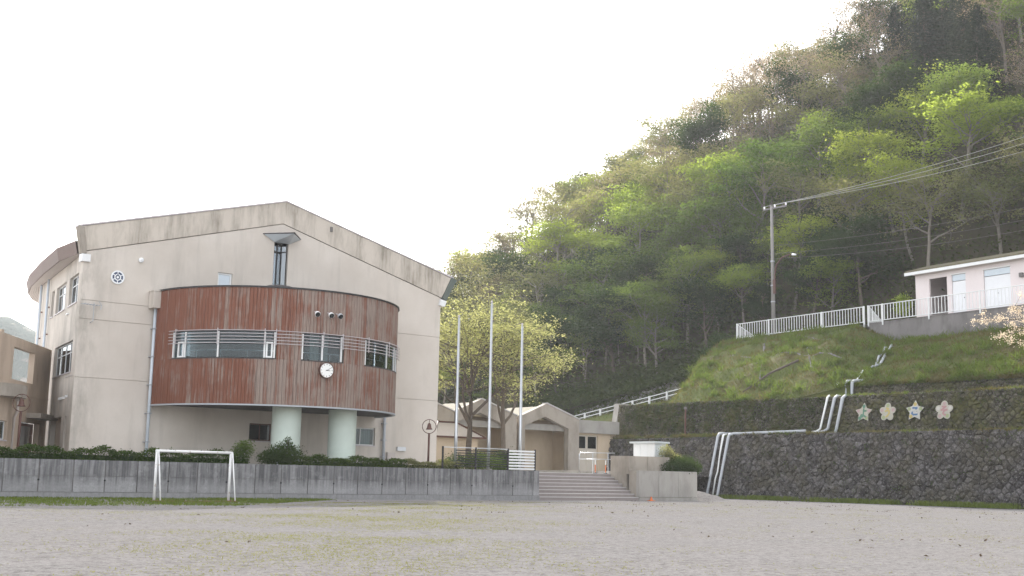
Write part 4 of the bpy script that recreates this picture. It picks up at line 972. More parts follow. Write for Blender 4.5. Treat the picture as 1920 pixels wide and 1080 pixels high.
pipe_run(on_slope(.598, .20, .60), .09, 'pipe_grey', 'shorter grey pipe lying on the grass slope')
# weathered concrete beams half buried in the slope
bf = thing('slope_beams', slope_pt(.8, .1), 'thin concrete beams half buried in the mossy slope', 'beams')
for (u0, t0, u1, t1) in ((.70, .25, .83, .93), (.80, .10, .90, .92), (.62, .62, .95, .72), (.66, .35, .93, .45)):
    pts = []
    for k in range(15):
        q = Vector(slope_pt(u0+(u1-u0)*k/14, t0+(t1-t0)*k/14)); pts.append(q+Vector((.03, 0, -.03)))
    MB().tube(pts, .10, 4).build('beam', 'dark_concrete', bf)
lg = thing('fallen_log', slope_pt(.78, .12), 'dark fallen log lying on the lower grass slope', 'log')
a, b = Vector(slope_pt(.735, .30)), Vector(slope_pt(.83, .06)); MB().tube([a+Vector((-.1, 0, .12)), a.lerp(b, .5)+Vector((-.2, 0, .35)), b+Vector((-.1, 0, .12))], [.10, .09, .06], 7).build('log_body', 'bark', lg, smooth=True)

FY = [-30, 70, 80, 90, 110, 150, 250, 330]; FX = [98, 98, 96, 93, 90.5, 84, 70, 60]; FZ = [15, 15, 14, 11.4, 7.8, 5, 2, 0]
CY = [-30, 60, 100, 141, 181, 209, 260, 330]; CZ = [97.9, 70, 64.9, 60.9, 21.1, 20.2, 16.6, 9.2]
def hill(X, Y):
    xf = np.interp(Y, FY, FX); zf = np.interp(Y, FY, FZ); zc = np.interp(Y, CY, CZ); xc = 152+5*math.sin(Y*.06)
    t_ = (X-xf)/(xc-xf)
    if t_ < 0: return max(zf+(X-xf)*.3, 1.0)
    if t_ > 1: return zc-(X-xc)*.35
    b = t_*(1-t_)*4
    return zf+(zc-zf)*(t_**.92)+b*(2.2*math.sin(Y*.13+X*.05)+1.5*math.sin(Y*.31-X*.11))
m = MB(); ys = list(np.arange(-30, 331, 3.0)); NX = 44; v = []
for Y in ys:
    xf = float(np.interp(Y, FY, FX)); x0 = 90.6 if 78 < Y < 112 else (xf-1.5 if Y <= 78 else xf-25)
    for i in range(NX+1):
        X = x0+(215-x0)*(i/NX)**1.1; v.append((X, Y, hill(X, Y)))
m.add(v, [(j*(NX+1)+i, j*(NX+1)+i+1, (j+1)*(NX+1)+i+1, (j+1)*(NX+1)+i) for j in range(len(ys)-1) for i in range(NX)])
m.build('hillside', 'forest_floor', smooth=True, kind='structure', label='steep wooded hillside')
PATH = [(88.2, 73, 10.9), (88.2, 77, 10.3), (88.2, 81, 9.75), (88.2, 86, 9.0), (88.2, 95, 7.7), (87.5, 104, 6.3), (86, 114, 5.0)]
m = MB(); v = []
for x, y, z in PATH: v += [(x, y, z), (x+2.5, y, z+.02)]
m.add(v, [(2*i, 2*i+1, 2*i+3, 2*i+2) for i in range(len(PATH)-1)]); m.build('hill_path', 'paving', kind='structure', label='sloping path at the foot of the wooded hill')
m = MB(); v = []
for x, y, z in PATH:
    for i in range(9):
        q = i/8; v.append((x-14*q, y+(2 if y < 80 else 0)*q, z*(1-q)+ (3.8 if y < 100 else 2.6)*q+.6*math.sin(math.pi*q)))
m.add(v, [(9*j+i, 9*j+i+1, 9*j+10+i, 9*j+9+i) for j in range(len(PATH)-1) for i in range(8)]); m.build('lower_bank', 'earth_grass', smooth=True, kind='structure', label='grassy bank below the sloping path')
bk = thing('stone_bank', (90.6, 90, 8), 'pale rubble stone bank behind the sloping path', 'stone wall')
bv = Vector((.25, 0, 1)); bd = Vector((0, 1, -.135))
stone_wall(bk, (90.5, 77.5, 9.9), bd, bv, Vector((-1, 0, .25)).normalized(), 24.0, lambda u: 3.3-.055*u, .46, 'stone_pale', np.random.default_rng(7), cap=300, depth=.13)
pr_ = thing('path_railing', (88.3, 88, 8.5), 'low white railing along the sloping hill path', 'railing')
rp = [(88.3, 79.5, 10.0), (88.3, 86, 9.0), (88.3, 95, 7.7), (88.2, 100, 6.95)]
for h in (.45, .85): MB().tube([(x, y, z+h) for x, y, z in rp], .045, 8).build('rail', 'white_metal', pr_)
for y in np.arange(80, 100, 2.45):
    z = float(np.interp(y, [p[1] for p in rp], [p[2] for p in rp])); MB().box(88.22, 88.38, y-.08, y+.08, z-.1, z+.92).build('post', 'white_metal', pr_)

# ------------------------------------------------------------------ white fence on the upper level
ZB_, ZT_ = 15.28, 16.72
def fence(name, label, P0, P1, posts, step, zdrop=0.0):
    P0, P1 = Vector((*P0, 0)), Vector((*P1, 0)); L = (P1-P0).length; d = (P1-P0)/L; n = Vector((-d.y, d.x, 0))
    f = thing(name, (*P0.lerp(P1, .5)[:2], 15.1), label, 'fence', 'white fences on the upper level')
    Z = lambda s: -zdrop*s/L
    pm = None
    for s in posts:
        p = P0+d*s; o = MB().box(p.x-.055, p.x+.055, p.y-.055, p.y+.055, 14.9+Z(s), ZT_+Z(s)+.03).build('post', 'white_metal', f)
    for z in (ZB_+.05, ZT_-.03):
        a, b = P0, P1
        MB().tube([(a.x, a.y, z), (b.x, b.y, z-zdrop)], .04, 6).build('rail', 'white_metal', f)
    bme = bpy.data.meshes.new('baluster'); t_ = MB().box(-.022, .022, -.022, .022, 0, ZT_-ZB_-.1); bme.from_pydata(t_.v, [], t_.f); bme.materials.append(MATS['white_metal'])
    k = step*.5
    while k < L:
        if min(abs(k-s) for s in posts) > .09:
            p = P0+d*k; o = bpy.data.objects.new('baluster', bme); COL.objects.link(o); o.parent = f; o.location = Vector((p.x, p.y, ZB_+.06+Z(k)))-f.location
        k += step
    return f
fence('fence', 'long white fence section left of the gap above the slope', fence_xy(31.8), fence_xy(15.62), [0, 4.4, 11.2, 16.15], .33)
fence('fence', 'white fence section in front of the pink shed', fence_xy(15.2), fence_xy(-12), [.03, 1.6, 6.45, 11.4, 16.2, 21, 26], .33)
fence('fence', 'white fence return at the far left end of the deck', (91.7, 78.55), (97.5, 79.9), [5.9], .33, 1.3)
fence('fence', 'white fence return descending behind the gap', (89.75+.15, 62.0), (93.6, 63.2), [3.7], .33, .9)

# ------------------------------------------------------------------ pink shed
sa = math.radians(6.5)
HT = lambda s, z, d: (91+math.sin(sa)*s+math.cos(sa)*d, 46+math.cos(sa)*s-math.sin(sa)*d, z)
sh = thing('shed', HT(5, 15.1, 2.5), 'pale pink shed with white doors behind the white fence', 'shed')
ops = [rect(9.8, 11.62, 15.4, 18.9), rect(7.93, 9.32, 15.4, 18.95), rect(3.68, 6.18, 15.4, 18.95)]
poly_holes('front_wall', rect(-6, 13.07, 15.1, 19.55), ops, .18, HT, 'shed_pink', sh)
tb(MB(), HT, 12.9, 13.07, 15.1, 19.55, .181, 5).build('side_wall', 'shed_pink', sh); tb(MB(), HT, -6, 13.07, 15.1, 19.55, 5, 5.18).build('back_wall', 'shed_pink', sh)
tb(MB(), HT, 9.3, 9.5, 15.1, 19.5, .185, 4.99).build('inner_wall', 'shed_pink', sh)
tb(MB(), HT, -6, 12.89, 15.12, 15.2, .19, 4.98).build('floor', 'grey_concrete', sh)
for a, b in ((7.95, 9.30), (3.70, 6.16)):
    dd = tb(MB(), HT, a, b, 15.4, 18.36, .08, .13).build('door', 'door_white', sh)
    tr = tb(MB(), HT, a, b, 18.41, 18.93, .09, .12).build('transom_pane', 'frosted_glass', sh)
    tb(MB(), HT, a-.06, b+.06, 18.955, 19.03, -.03, .02).build('door_head', 'white_metal', sh)
    m = MB(); q = Vector(HT(a+.15 if b-a < 2 else (a+b)/2, 16.9, .04)); m.lathe([(.001, .05), (.05, .03), (.05, -.03), (.001, -.05)], q, 8); m.build('handle', 'black_metal', dd)
iw = tb(MB(), HT, 9.95, 10.6, 16.6, 17.8, 4.93, 4.985).build('inner_window', 'frosted_glass', sh)
rf = MB(); e0, e1 = -6.6, 13.75
rf.add([HT(e0, 19.62, -.6), HT(e1, 19.62, -.6), HT(e1, 20.5, 2.6), HT(e0, 20.5, 2.6), HT(e1, 19.62, 5.8), HT(e0, 19.62, 5.8), HT(e0, 19.75, -.6), HT(e1, 19.75, -.6), HT(e1, 20.63, 2.6), HT(e0, 20.63, 2.6), HT(e1, 19.75, 5.8), HT(e0, 19.75, 5.8)],
       [(0, 3, 2, 1), (3, 5, 4, 2), (6, 7, 8, 9), (9, 8, 10, 11), (0, 1, 7, 6), (4, 5, 11, 10), (1, 2, 8, 7), (2, 4, 10, 8), (0, 6, 9, 3), (3, 9, 11, 5)])
rf = rf.build('roof', 'moss_roof', sh); fixn(rf)
tb(MB(), HT, e0, e1, 19.36, 19.62, -.62, -.56).build('fascia', 'white_metal', rf)
MB().prism([(-.55, 19.4), (5.7, 19.4), (2.6, 20.45)], .12, lambda a, b, d: HT(13.07+d, b, a)).build('gable_board', 'shed_pink', rf)
tb(MB(), HT, 2.45, 2.75, 17.9, 18.25, -.25, -.002).build('wall_lamp', 'dark_concrete', sh)

# ------------------------------------------------------------------ utility pole and wires
up = thing('utility_pole', (92.5, 74.65, 15.1), 'grey concrete utility pole with street lamp arm behind the fence', 'utility pole')
MB().tube([(92.5, 74.65, 15.0), (92.5, 74.7, 28.2)], [.21, .13], 14).build('shaft', 'pole_concrete', up, smooth=True)
MB().box(92.42, 92.58, 72.9, 75.7, 27.9, 28.02).build('crossarm', 'pole_concrete', up)
INS = [(92.5, 75.6, 28.03), (92.5, 74.3, 28.03), (92.5, 72.95, 28.03)]
for p in INS:
    m = MB(); m.lathe([(.05, 0), (.11, .05), (.06, .1), (.11, .16), (.07, .24), (.001, .26)], p, 12); m.build('insulator', 'insulator', up, smooth=True)
for z in (22.6, 20.2, 18.6): m = MB(); m.lathe([(.215, 0), (.215, .12)], (92.5, 74.68, z), 14); m.build('band', 'pipe_grey', up)
m = MB().tube([(92.45, 74.4, 19.8), (92.4, 74.35, 21.3), (92.35, 74.1, 22.2), (92.3, 73.4, 22.85), (92.2, 72.5, 23.0), (92.1, 71.9, 22.95)], .07, 8).build('lamp_arm', 'brown_metal', up, smooth=True)
MB().tube([(92.1, 71.95, 22.95), (92.05, 71.5, 22.86)], [.12, .09], 10).build('lamp_head', 'insulator', up, smooth=True)
MB().box(92.2, 92.4, 74.2, 74.42, 19.4, 20.8).build('sign_plate', 'brown_metal', up)
for i, (p, e) in enumerate(zip(INS, ((102, 51.2, 32.9), (102, 50.2, 32.35), (102, 49.4, 31.6)))):
    a, b = Vector(p)+Vector((0, 0, .26)), Vector(e); pts = [a.lerp(b, k/16)-Vector((0, 0, 0.45*math.sin(math.pi*k/16))) for k in range(17)]
    MB().tube(pts, .015, 5).build('power_line', 'wire', None, label=['upper', 'middle', 'lower'][i]+' of three bright power lines climbing right from the pole', cat='wire', group='power lines')
for i, (z, e) in enumerate(((23.4, (99.5, 48, 24.6)), (22.9, (98.5, 48, 23.4)), (24.2, (100.5, 48, 26)))):
    a, b = Vector((92.5, 74.5, z)), Vector(e); pts = [a.lerp(b, k/16)-Vector((0, 0, 0.5*math.sin(math.pi*k/16))) for k in range(17)]
    MB().tube(pts, .012, 5).build('cable', 'pole_concrete', None, label=['middle', 'lowest', 'highest'][i]+' of the dim telephone cables from mid pole', cat='wire', group='telephone cables')

# ------------------------------------------------------------------ trees
def wood_mesh(name, segs, nsides, mat):
    V = []; F = []
    for pts, rs in segs:
        mb = MB(); mb.tube(pts, rs, nsides if rs[0] > .05 else 3, cap=False); o = len(V); V += mb.v; F += [tuple(i+o for i in f) for f in mb.f]
    me = bpy.data.meshes.new(name); me.from_pydata(V, [], F); me.materials.append(MATS[mat]); me.polygons.foreach_set('use_smooth', [True]*len(me.polygons)); me.update(); return me
def branch(rng, p, d, L, r, n=4, up=.12, wig=.18):
    pts = [p.copy()]; rs = [r]; dd = d.copy()
    for i in range(n):
        dd = (dd+Vector(rng.normal(size=3))*wig+Vector((0, 0, up))).normalized(); p = p+dd*(L/n); pts.append(p.copy()); rs.append(r*(1-.75*(i+1)/n))
    return pts, rs, dd
def along(pts, f):
    x = f*(len(pts)-1); i = min(int(x), len(pts)-2); return pts[i].lerp(pts[i+1], x-i), (pts[i+1]-pts[i]).normalized()
def grow(rng, levels, trunk_h, trunk_r, nfork, spread, ratio, counts, lens, flat=.4):
    segs = []; tips = []
    pts, rs, dd = branch(rng, Vector((0, 0, -.4)), Vector((rng.normal()*.06, rng.normal()*.06, 1)), trunk_h, trunk_r, 7, .05, .05)
    rs = [trunk_r*(1-.62*i/7) for i in range(8)]; segs.append((pts, rs))
    def rec(pp, rr, lev, L):
        for k in range(counts[lev]):
            f = rng.uniform(.42 if lev == 0 else .3, 1.0); 
            if k < 2: f = 1.0
            q, d0 = along(pp, f); az = rng.uniform(0, 2*math.pi) if lev else 2*math.pi*(k+rng.uniform(-.3, .3))/counts[0]
            side = Vector((math.cos(az), math.sin(az), 0)); sp = spread[lev]*rng.uniform(.7, 1.25)
            d = (d0*math.cos(sp)+side*math.sin(sp)); d.normalize()
            if lev > 0: d.z *= flat; d.normalize()
            l = L*rng.uniform(.7, 1.2)*(1.15-.45*f if lev == 0 else 1)
            rad = max(.012, rr*ratio*(1-.3*f)); P_, R_, D_ = branch(rng, q, d, l, rad, 4, .10 if lev == 0 else .03, .16); segs.append((P_, R_))
            if lev == len(counts)-1:
                tips.append(P_[-1]); tips.append(P_[2])
            else: rec(P_, rad, lev+1, L*lens)
    rec(pts, trunk_r, 0, spread[-1]); return segs, tips
def crown_mesh(name, tips, per, rad, size, mat, rng, flat=.45, up=.9):
    T = np.array([tuple(t) for t in tips]); C = np.repeat(T, per, 0); g = rng.normal(size=C.shape)*rad*rng.uniform(.6, 1.2, (len(C), 1)); g[:, 2] *= flat
    me = quads_mesh(name, leaves(C+g, size, up, rng)); me.materials.append(MATS[mat]); return me
PROTO = {}
def proto(kind, seed):
    rng = np.random.default_rng(seed)
    if kind in 'FMPD':
        mat = dict(F='leaf_fresh', M='leaf_mid', P='leaf_pale', D='leaf_dark')[kind]
        segs, tips = grow(rng, 3, rng.uniform(7, 9), .2, 0, [1.0, .8, 3.9 if kind != 'D' else 3.2], .5, [11, 6], .55, .45)
        per = dict(F=46, M=50, P=30, D=78)[kind]
        return wood_mesh('trunk', segs, 6, 'pale_bark' if kind != 'D' else 'bark'), crown_mesh('crown', tips, per, .72, .135 if kind != 'D' else .15, mat, rng, .22 if kind != 'D' else .6)
    if kind == 'B':
        segs, tips = grow(rng, 4, rng.uniform(7, 9), .2, 0, [.75, .7, .7, 3.9], .52, [9, 5, 4], .58, .75)
        return wood_mesh('trunk', segs, 5, 'twig_bark'), crown_mesh('crown', tips, 7, .5, .085, 'leaf_bud', rng, .8, .2)
    segs = [([Vector((0, 0, -.4)), Vector((.1, 0, 6)), Vector((0, .1, 13.5))], [.28, .16, .03])]; C = []
    for k in range(46):
        z = 2.2+11.2*k/46; L = (13.8-z)*.30+.35
        for j in range(4):
            a = rng.uniform(0, 6.28); d = Vector((math.cos(a), math.sin(a), -.18)); L2 = L*rng.uniform(.6, 1.15); segs.append(([Vector((0, 0, z)), Vector((0, 0, z))+d*L2], [.03, .008]))
            n = int(26*L2)+6; tt = rng.uniform(.2, 1, n); C.append(np.stack([d.x*L2*tt, d.y*L2*tt, z+d.z*L2*tt], 1)+rng.normal(size=(n, 3))*.16)
    C = np.concatenate(C); me = quads_mesh('crown', leaves(C, .17, .2, rng, .3)); me.materials.append(MATS['leaf_conifer'])
    return wood_mesh('trunk', segs, 5, 'bark'), me
NV_ = dict(F=4, M=4, P=3, D=3, B=4, C=3)
for k, n in NV_.items(): PROTO[k] = [proto(k, 100+17*i+ord(k)) for i in range(n)]
KN = dict(F=('fresh_green_tree', 'tree with bright fresh yellow-green leaves'), M=('green_tree', 'mid green leafy tree with pale trunk'), P=('pale_leaf_tree', 'tree with thin pale grey-green new leaves'),
          D=('evergreen_tree', 'dark evergreen broadleaf tree'), B=('budding_tree', 'bare brownish tree with fine budding twigs'), C=('conifer_tree', 'dark pointed conifer'))
TREES=[('P',102.7,52.4,19.9,1.11,223),('P',103.5,57.0,21.7,0.99,95),('P',100.7,62.9,18.8,1.11,297),('M',107.2,53.5,24.8,1.02,328),('D',99.6,69.5,17.0,1.08,250),('F',98.3,72.2,15.7,0.79,163),('F',103.6,66.2,22.9,0.87,108),('F',106.5,62.7,27.0,1.24,194),('D',98.9,74.7,17.0,0.78,346),('F',110.8,57.3,29.9,0.91,32),('D',97.3,79.4,15.7,0.55,248),('P',102.7,72.9,21.4,1.16,267),('F',99.7,77.8,18.7,0.87,258),('D',101.4,75.9,20.4,0.75,56),('F',96.9,81.9,15.4,0.8,354),('F',107.1,70.5,26.8,1.02,72),('M',111.2,64.2,33.3,1.02,86),('D',105.1,74.1,24.2,0.6,312),('D',95.7,86.2,14.0,0.89,144),('M',101.0,82.2,20.7,0.62,244),('D',105.0,77.2,24.6,0.73,309),('B',116.0,60.4,36.9,0.87,268),('M',93.6,91.5,11.8,0.79,24),('P',103.5,80.6,23.7,0.96,130),('D',100.2,84.7,19.4,0.86,161),('F',98.6,87.0,17.1,0.56,157),('F',108.1,76.5,27.5,0.97,233),('M',97.4,90.4,15.5,1.01,244),('M',94.3,94.0,12.4,1.0,191),('M',103.0,85.7,22.2,0.81,48),('F',101.0,88.1,19.3,0.75,145),('F',113.6,71.3,34.4,1.08,309),('C',117.4,66.3,40.7,1.01,122),('M',98.4,93.6,16.1,0.83,202),('F',100.9,91.1,18.4,0.83,274),('D',93.9,98.3,11.9,1.11,266),('M',122.1,60.2,42.7,1.11,87),('F',96.0,96.7,14.1,0.64,101),('M',105.6,86.8,24.5,1.19,235),('F',113.1,78.5,32.1,0.95,212),('M',100.8,94.1,18.2,0.92,87),('M',110.8,82.6,30.7,1.16,236),('F',95.9,99.7,14.0,0.58,358),('B',122.1,65.7,45.1,0.99,267),('D',117.0,76.0,35.8,1.23,232),('M',93.8,103.3,11.5,0.73,306),('D',99.1,98.4,17.2,1.01,284),('M',105.0,92.2,21.8,1.18,46),('M',96.1,102.3,14.1,0.89,112),('D',98.3,101.1,16.6,0.57,152),('C',122.3,70.7,44.6,0.97,321),('D',93.2,107.5,10.5,0.97,248),('M',95.7,105.6,13.2,0.85,30),('M',109.9,91.2,26.9,1.19,108),('M',103.8,98.1,21.4,0.95,15),('F',115.4,84.3,34.8,1.03,330),('B',127.7,64.9,49.4,1.04,136),('D',100.0,103.1,18.3,0.51,325),('D',119.0,80.6,37.0,1.09,299),('M',92.2,110.3,9.5,0.75,349),('M',98.7,106.4,16.3,1.24,346),('M',114.6,89.3,33.1,0.92,14),('M',95.8,109.3,12.9,0.73,179),('C',123.4,77.8,41.4,0.88,31),('D',92.3,113.0,10.0,1.0,271),('M',90.3,115.5,8.1,0.55,280),('F',111.7,95.5,27.7,1.17,144),('M',103.9,104.4,22.4,1.13,300),('C',127.6,73.8,48.4,1.21,184),('P',108.4,100.2,26.2,0.97,223),('M',131.0,68.4,52.7,1.05,316),('B',121.2,84.9,39.7,1.08,29),('D',98.0,111.2,15.3,0.89,221),('M',96.9,114.5,15.0,0.67,169),('D',91.4,119.4,9.9,0.8,97),('D',103.0,110.6,20.2,1.09,351),('B',135.7,66.8,56.2,0.88,201),('P',94.6,118.1,13.5,0.99,141),('M',118.1,94.6,34.6,0.9,343),('P',122.0,89.7,40.9,1.21,17),('F',113.4,100.8,31.0,0.95,99),('C',129.3,80.0,46.7,1.19,80),('F',90.1,122.8,8.6,0.58,48),('M',134.1,72.9,55.2,1.22,180),('B',126.6,85.5,44.5,1.17,86),('M',94.2,121.3,13.3,0.71,290),('P',117.7,99.2,34.1,0.91,169),('P',99.3,117.7,18.2,1.07,71),('F',107.6,110.2,25.3,1.13,264),('F',96.6,120.1,16.0,0.74,327),('P',111.3,107.2,30.5,0.9,239),('B',122.7,95.1,39.9,1.22,201),('B',90.4,126.3,9.2,0.95,138),('P',126.7,90.3,45.8,0.99,156),('M',94.0,124.2,13.0,0.53,255),('M',138.9,72.7,59.6,1.06,304),('P',115.7,105.8,35.1,0.92,70),('C',134.5,80.6,52.4,1.22,58),('F',107.1,115.4,24.4,0.95,114),('F',88.6,130.3,7.6,0.65,327),('B',97.0,124.4,16.0,0.87,13),('B',121.6,101.8,38.6,1.0,309),('F',95.7,126.5,14.2,0.56,218),('P',114.7,110.3,33.2,1.1,179),('D',94.0,129.0,12.4,0.51,23),('F',104.0,121.6,23.2,1.17,332),('C',134.1,87.3,52.0,0.9,353),('D',127.4,97.2,44.7,1.19,172),('B',140.9,78.2,60.9,1.09,297),('D',131.1,93.8,50.1,1.23,47),('P',93.7,131.4,12.1,1.05,324),('F',112.2,116.1,28.7,1.11,242),('M',91.4,133.4,10.5,0.79,127),('D',88.3,135.5,7.9,0.75,101),('P',99.7,128.1,17.5,1.25,83),('D',90.8,136.0,10.2,0.64,242),('C',140.0,85.1,58.1,1.13,2),('P',124.9,106.3,43.0,1.03,252),('P',97.8,132.7,15.1,0.91,352),('D',122.0,111.1,40.4,1.13,315),('D',86.2,141.0,6.1,0.83,228),('B',136.4,93.5,55.4,1.05,99),('M',118.0,116.1,33.6,0.91,122),('P',109.2,124.5,27.2,1.17,268),('B',113.3,120.9,29.8,0.95,142),('M',90.9,138.8,10.4,0.83,351),('P',129.2,104.3,45.7,0.88,141),('P',95.0,136.3,13.6,0.89,194),('C',144.8,82.3,64.3,1.01,32),('D',104.5,129.7,20.9,1.12,210),('B',133.3,101.4,49.5,0.95,54),('M',88.5,142.5,8.2,0.62,266),('F',94.2,139.2,13.2,0.83,312),('M',85.6,145.1,5.7,0.8,226),('M',143.4,88.6,61.5,1.09,313),('B',128.7,109.1,46.2,1.03,196),('B',137.3,98.5,54.9,1.17,258),('P',109.0,129.5,24.7,1.17,299),('B',123.9,115.8,39.1,0.86,244),('P',119.1,120.8,33.2,1.22,348),('F',85.6,148.1,5.8,0.8,160),('D',97.7,140.5,16.0,1.12,292),('F',90.4,145.6,9.1,0.79,328),('F',117.1,125.2,32.5,0.97,6),('D',142.5,95.5,60.2,0.9,210),('P',107.0,134.2,21.1,0.95,213),('D',103.5,137.0,19.1,1.15,24),('C',149.0,85.4,65.9,1.25,147),('B',151.7,81.1,65.4,1.16,284),('B',137.4,104.0,52.4,0.89,11),('P',113.9,130.2,28.4,1.09,106),('M',93.6,145.8,11.4,0.68,219),('B',131.5,113.2,47.3,1.16,87),('M',155.4,77.2,64.6,0.98,265),('M',124.4,121.2,36.4,1.01,105),('B',135.7,109.0,50.6,1.16,117),('D',89.8,149.5,8.4,0.83,146),('B',142.0,101.3,57.8,1.18,192),('D',121.8,125.0,35.0,1.03,194),('D',92.6,148.5,10.2,0.83,166),('B',128.9,119.1,40.8,0.87,279),('F',99.4,144.8,16.4,1.05,235),('P',105.0,141.2,21.3,1.16,25),('C',149.8,93.2,65.1,1.21,347),('P',112.6,137.2,24.7,0.91,164),('B',157.7,82.2,63.2,1.17,193),('B',121.5,130.0,34.6,1.08,5),('B',103.7,145.6,19.7,1.02,193),('C',154.6,89.9,63.6,0.9,70),('P',142.3,108.4,55.0,1.23,286),('B',138.2,113.6,51.6,1.13,299),('B',147.5,101.5,62.0,0.9,268),('B',129.1,125.0,39.0,1.0,164),('P',108.2,144.3,23.6,0.94,200),('C',152.0,98.3,64.1,1.16,50),('F',121.3,135.0,32.2,1.2,294),('D',117.0,138.8,28.1,1.0,116),('B',112.9,142.6,26.8,0.93,70),('B',147.3,106.7,59.6,0.99,309),('D',138.5,118.5,49.3,1.19,348),('F',126.3,132.6,37.7,1.11,91),('B',144.1,113.1,55.4,0.95,75),('C',157.5,94.2,62.4,1.01,204),('B',136.5,123.6,44.4,0.94,179),('P',132.5,128.7,41.8,1.22,157),('F',105.5,152.6,18.7,0.88,47),('F',109.8,149.9,23.3,1.11,176),('C',157.0,99.4,62.4,1.13,107),('B',154.2,104.4,63.4,0.87,256),('P',116.1,145.9,29.6,1.16,263),('B',144.1,119.2,53.5,1.11,237),('D',150.5,111.2,60.5,0.97,130),('B',137.4,128.3,45.0,1.16,187),('F',123.6,142.1,33.9,0.91,231),('B',141.4,124.7,48.2,1.06,39),('P',130.5,136.5,40.6,1.22,130),('B',149.8,116.7,58.6,1.1,13),('B',121.1,146.4,33.2,1.1,202),('D',115.2,151.2,27.7,1.1,357),('B',157.7,108.5,62.2,1.15,290),('D',109.8,156.8,21.5,0.92,280),('P',128.5,142.0,37.9,1.06,139),('B',147.7,123.0,54.9,1.19,101),('P',135.5,137.3,45.3,1.06,357),('P',114.4,155.9,24.7,0.89,352),('B',156.8,113.8,62.5,1.06,85),('P',139.6,134.5,48.6,1.18,123),('B',145.2,129.1,51.2,1.23,344),('P',127.2,147.0,37.2,1.2,144),('P',119.5,153.7,30.0,1.09,246),('B',155.1,118.7,62.3,0.87,57),('P',124.5,151.8,35.1,1.13,15),('F',131.8,145.6,40.0,1.1,217),('B',153.0,123.8,59.3,1.06,345),('D',137.5,141.9,46.2,0.93,292),('B',116.9,160.0,25.1,0.86,344),('B',142.9,139.0,51.9,0.92,143),('P',113.7,164.2,23.8,1.07,147),('P',151.9,129.7,57.2,1.01,165),('B',124.5,156.7,31.5,0.89,242),('B',148.0,135.1,54.9,0.87,140),('P',136.6,146.8,43.0,1.03,53),('B',130.7,153.3,38.4,1.05,66),('B',157.6,126.1,61.8,1.01,272),('B',123.0,161.9,27.0,0.88,330),('D',135.8,151.6,41.6,1.15,329),('B',117.9,167.1,24.1,1.22,355),('B',153.7,136.1,59.0,0.97,338),('P',142.4,147.9,46.2,0.95,185),('B',158.0,131.2,61.2,1.18,333),('P',146.7,144.1,52.1,1.08,2),('F',130.4,159.3,32.6,0.96,267),('P',152.1,141.2,58.2,0.87,288),('P',140.8,152.5,43.3,0.95,354),('P',135.3,157.6,37.2,0.92,332),('P',127.3,164.8,27.0,1.22,354),('D',118.1,171.8,20.0,1.22,12),('D',141.1,157.3,40.1,0.85,132),('P',125.1,170.5,23.5,1.13,111),('P',132.0,165.5,27.9,1.12,142),('P',136.2,162.4,32.3,0.88,87),('B',147.1,153.3,45.4,1.01,124),('B',157.7,143.7,57.1,0.99,165),('P',153.6,149.2,52.1,1.09,99),('P',123.4,176.9,15.7,0.87,201),('P',131.3,172.4,23.5,1.1,337),('B',146.2,160.1,39.5,1.12,21),('D',139.8,166.9,29.8,0.86,3),('M',156.1,155.4,44.9,1.21,101),('P',151.6,160.8,40.6,0.96,111),('F',130.5,179.3,16.1,0.86,116),('P',138.6,173.8,24.5,1.03,133),('M',147.4,167.6,33.2,1.21,110),('P',127.6,183.5,13.4,1.01,15),('B',136.5,179.5,18.7,1.07,160),('F',157.4,161.7,37.7,1.01,56),('F',145.7,172.7,28.0,1.01,42),('P',142.3,177.2,23.0,1.19,105),('F',152.4,169.9,30.5,1.15,272),('D',156.4,166.6,32.6,0.88,56),('P',135.5,184.2,16.4,0.88,54),('B',130.8,188.0,16.0,1.14,177),('B',140.6,182.0,18.7,1.14,149),('D',152.1,175.6,24.6,0.96,239),('P',145.5,181.7,20.4,0.92,88),('D',156.5,173.1,25.7,0.94,190),('P',136.6,189.2,17.8,0.93,41),('B',142.6,187.0,19.2,0.97,355),('P',134.4,194.2,19.0,0.86,223),('P',151.0,181.9,19.4,1.06,190),('D',155.9,179.3,19.4,1.0,255),('D',141.5,192.0,19.5,0.98,139),('P',148.2,188.5,20.2,0.91,198),('P',137.1,199.4,19.1,0.99,98),('P',154.3,186.7,18.1,1.16,0),('P',142.6,197.2,20.1,1.07,61),('P',152.0,193.4,19.0,0.86,45),('F',148.2,197.6,20.2,1.0,299),('D',141.5,203.8,18.7,0.96,313),('P',156.8,195.0,17.3,1.07,354),('P',147.3,204.6,19.5,1.0,212),('B',157.6,200.0,17.3,0.98,93),('D',152.8,203.9,19.2,0.89,133),('F',148.3,210.1,18.7,1.11,123),('P',153.3,209.0,19.4,1.2,340),('P',157.7,206.0,17.6,1.14,158),('F',152.1,214.4,19.1,1.09,7),('B',157.6,212.1,18.0,1.0,63),('P',154.1,219.9,18.9,1.22,183),('P',156.9,227.7,18.4,1.23,108)]
def place_tree(k, x, y, z, s, rot, label, group, var=None):
    nm = KN[k][0]; t_ = bpy.data.objects.new(nm, None); COL.objects.link(t_); t_.location = (x, y, z); t_.scale = (s, s, s*random.uniform(.9, 1.1)); t_.rotation_euler = (0, 0, math.radians(rot)); t_.empty_display_size = .3
    tag(t_, label, 'tree', group)
    for me, pn in zip(PROTO[k][rot % NV_[k] if var is None else var], ('trunk', 'crown')):
        o = bpy.data.objects.new(pn, me); COL.objects.link(o); o.parent = t_
    return t_
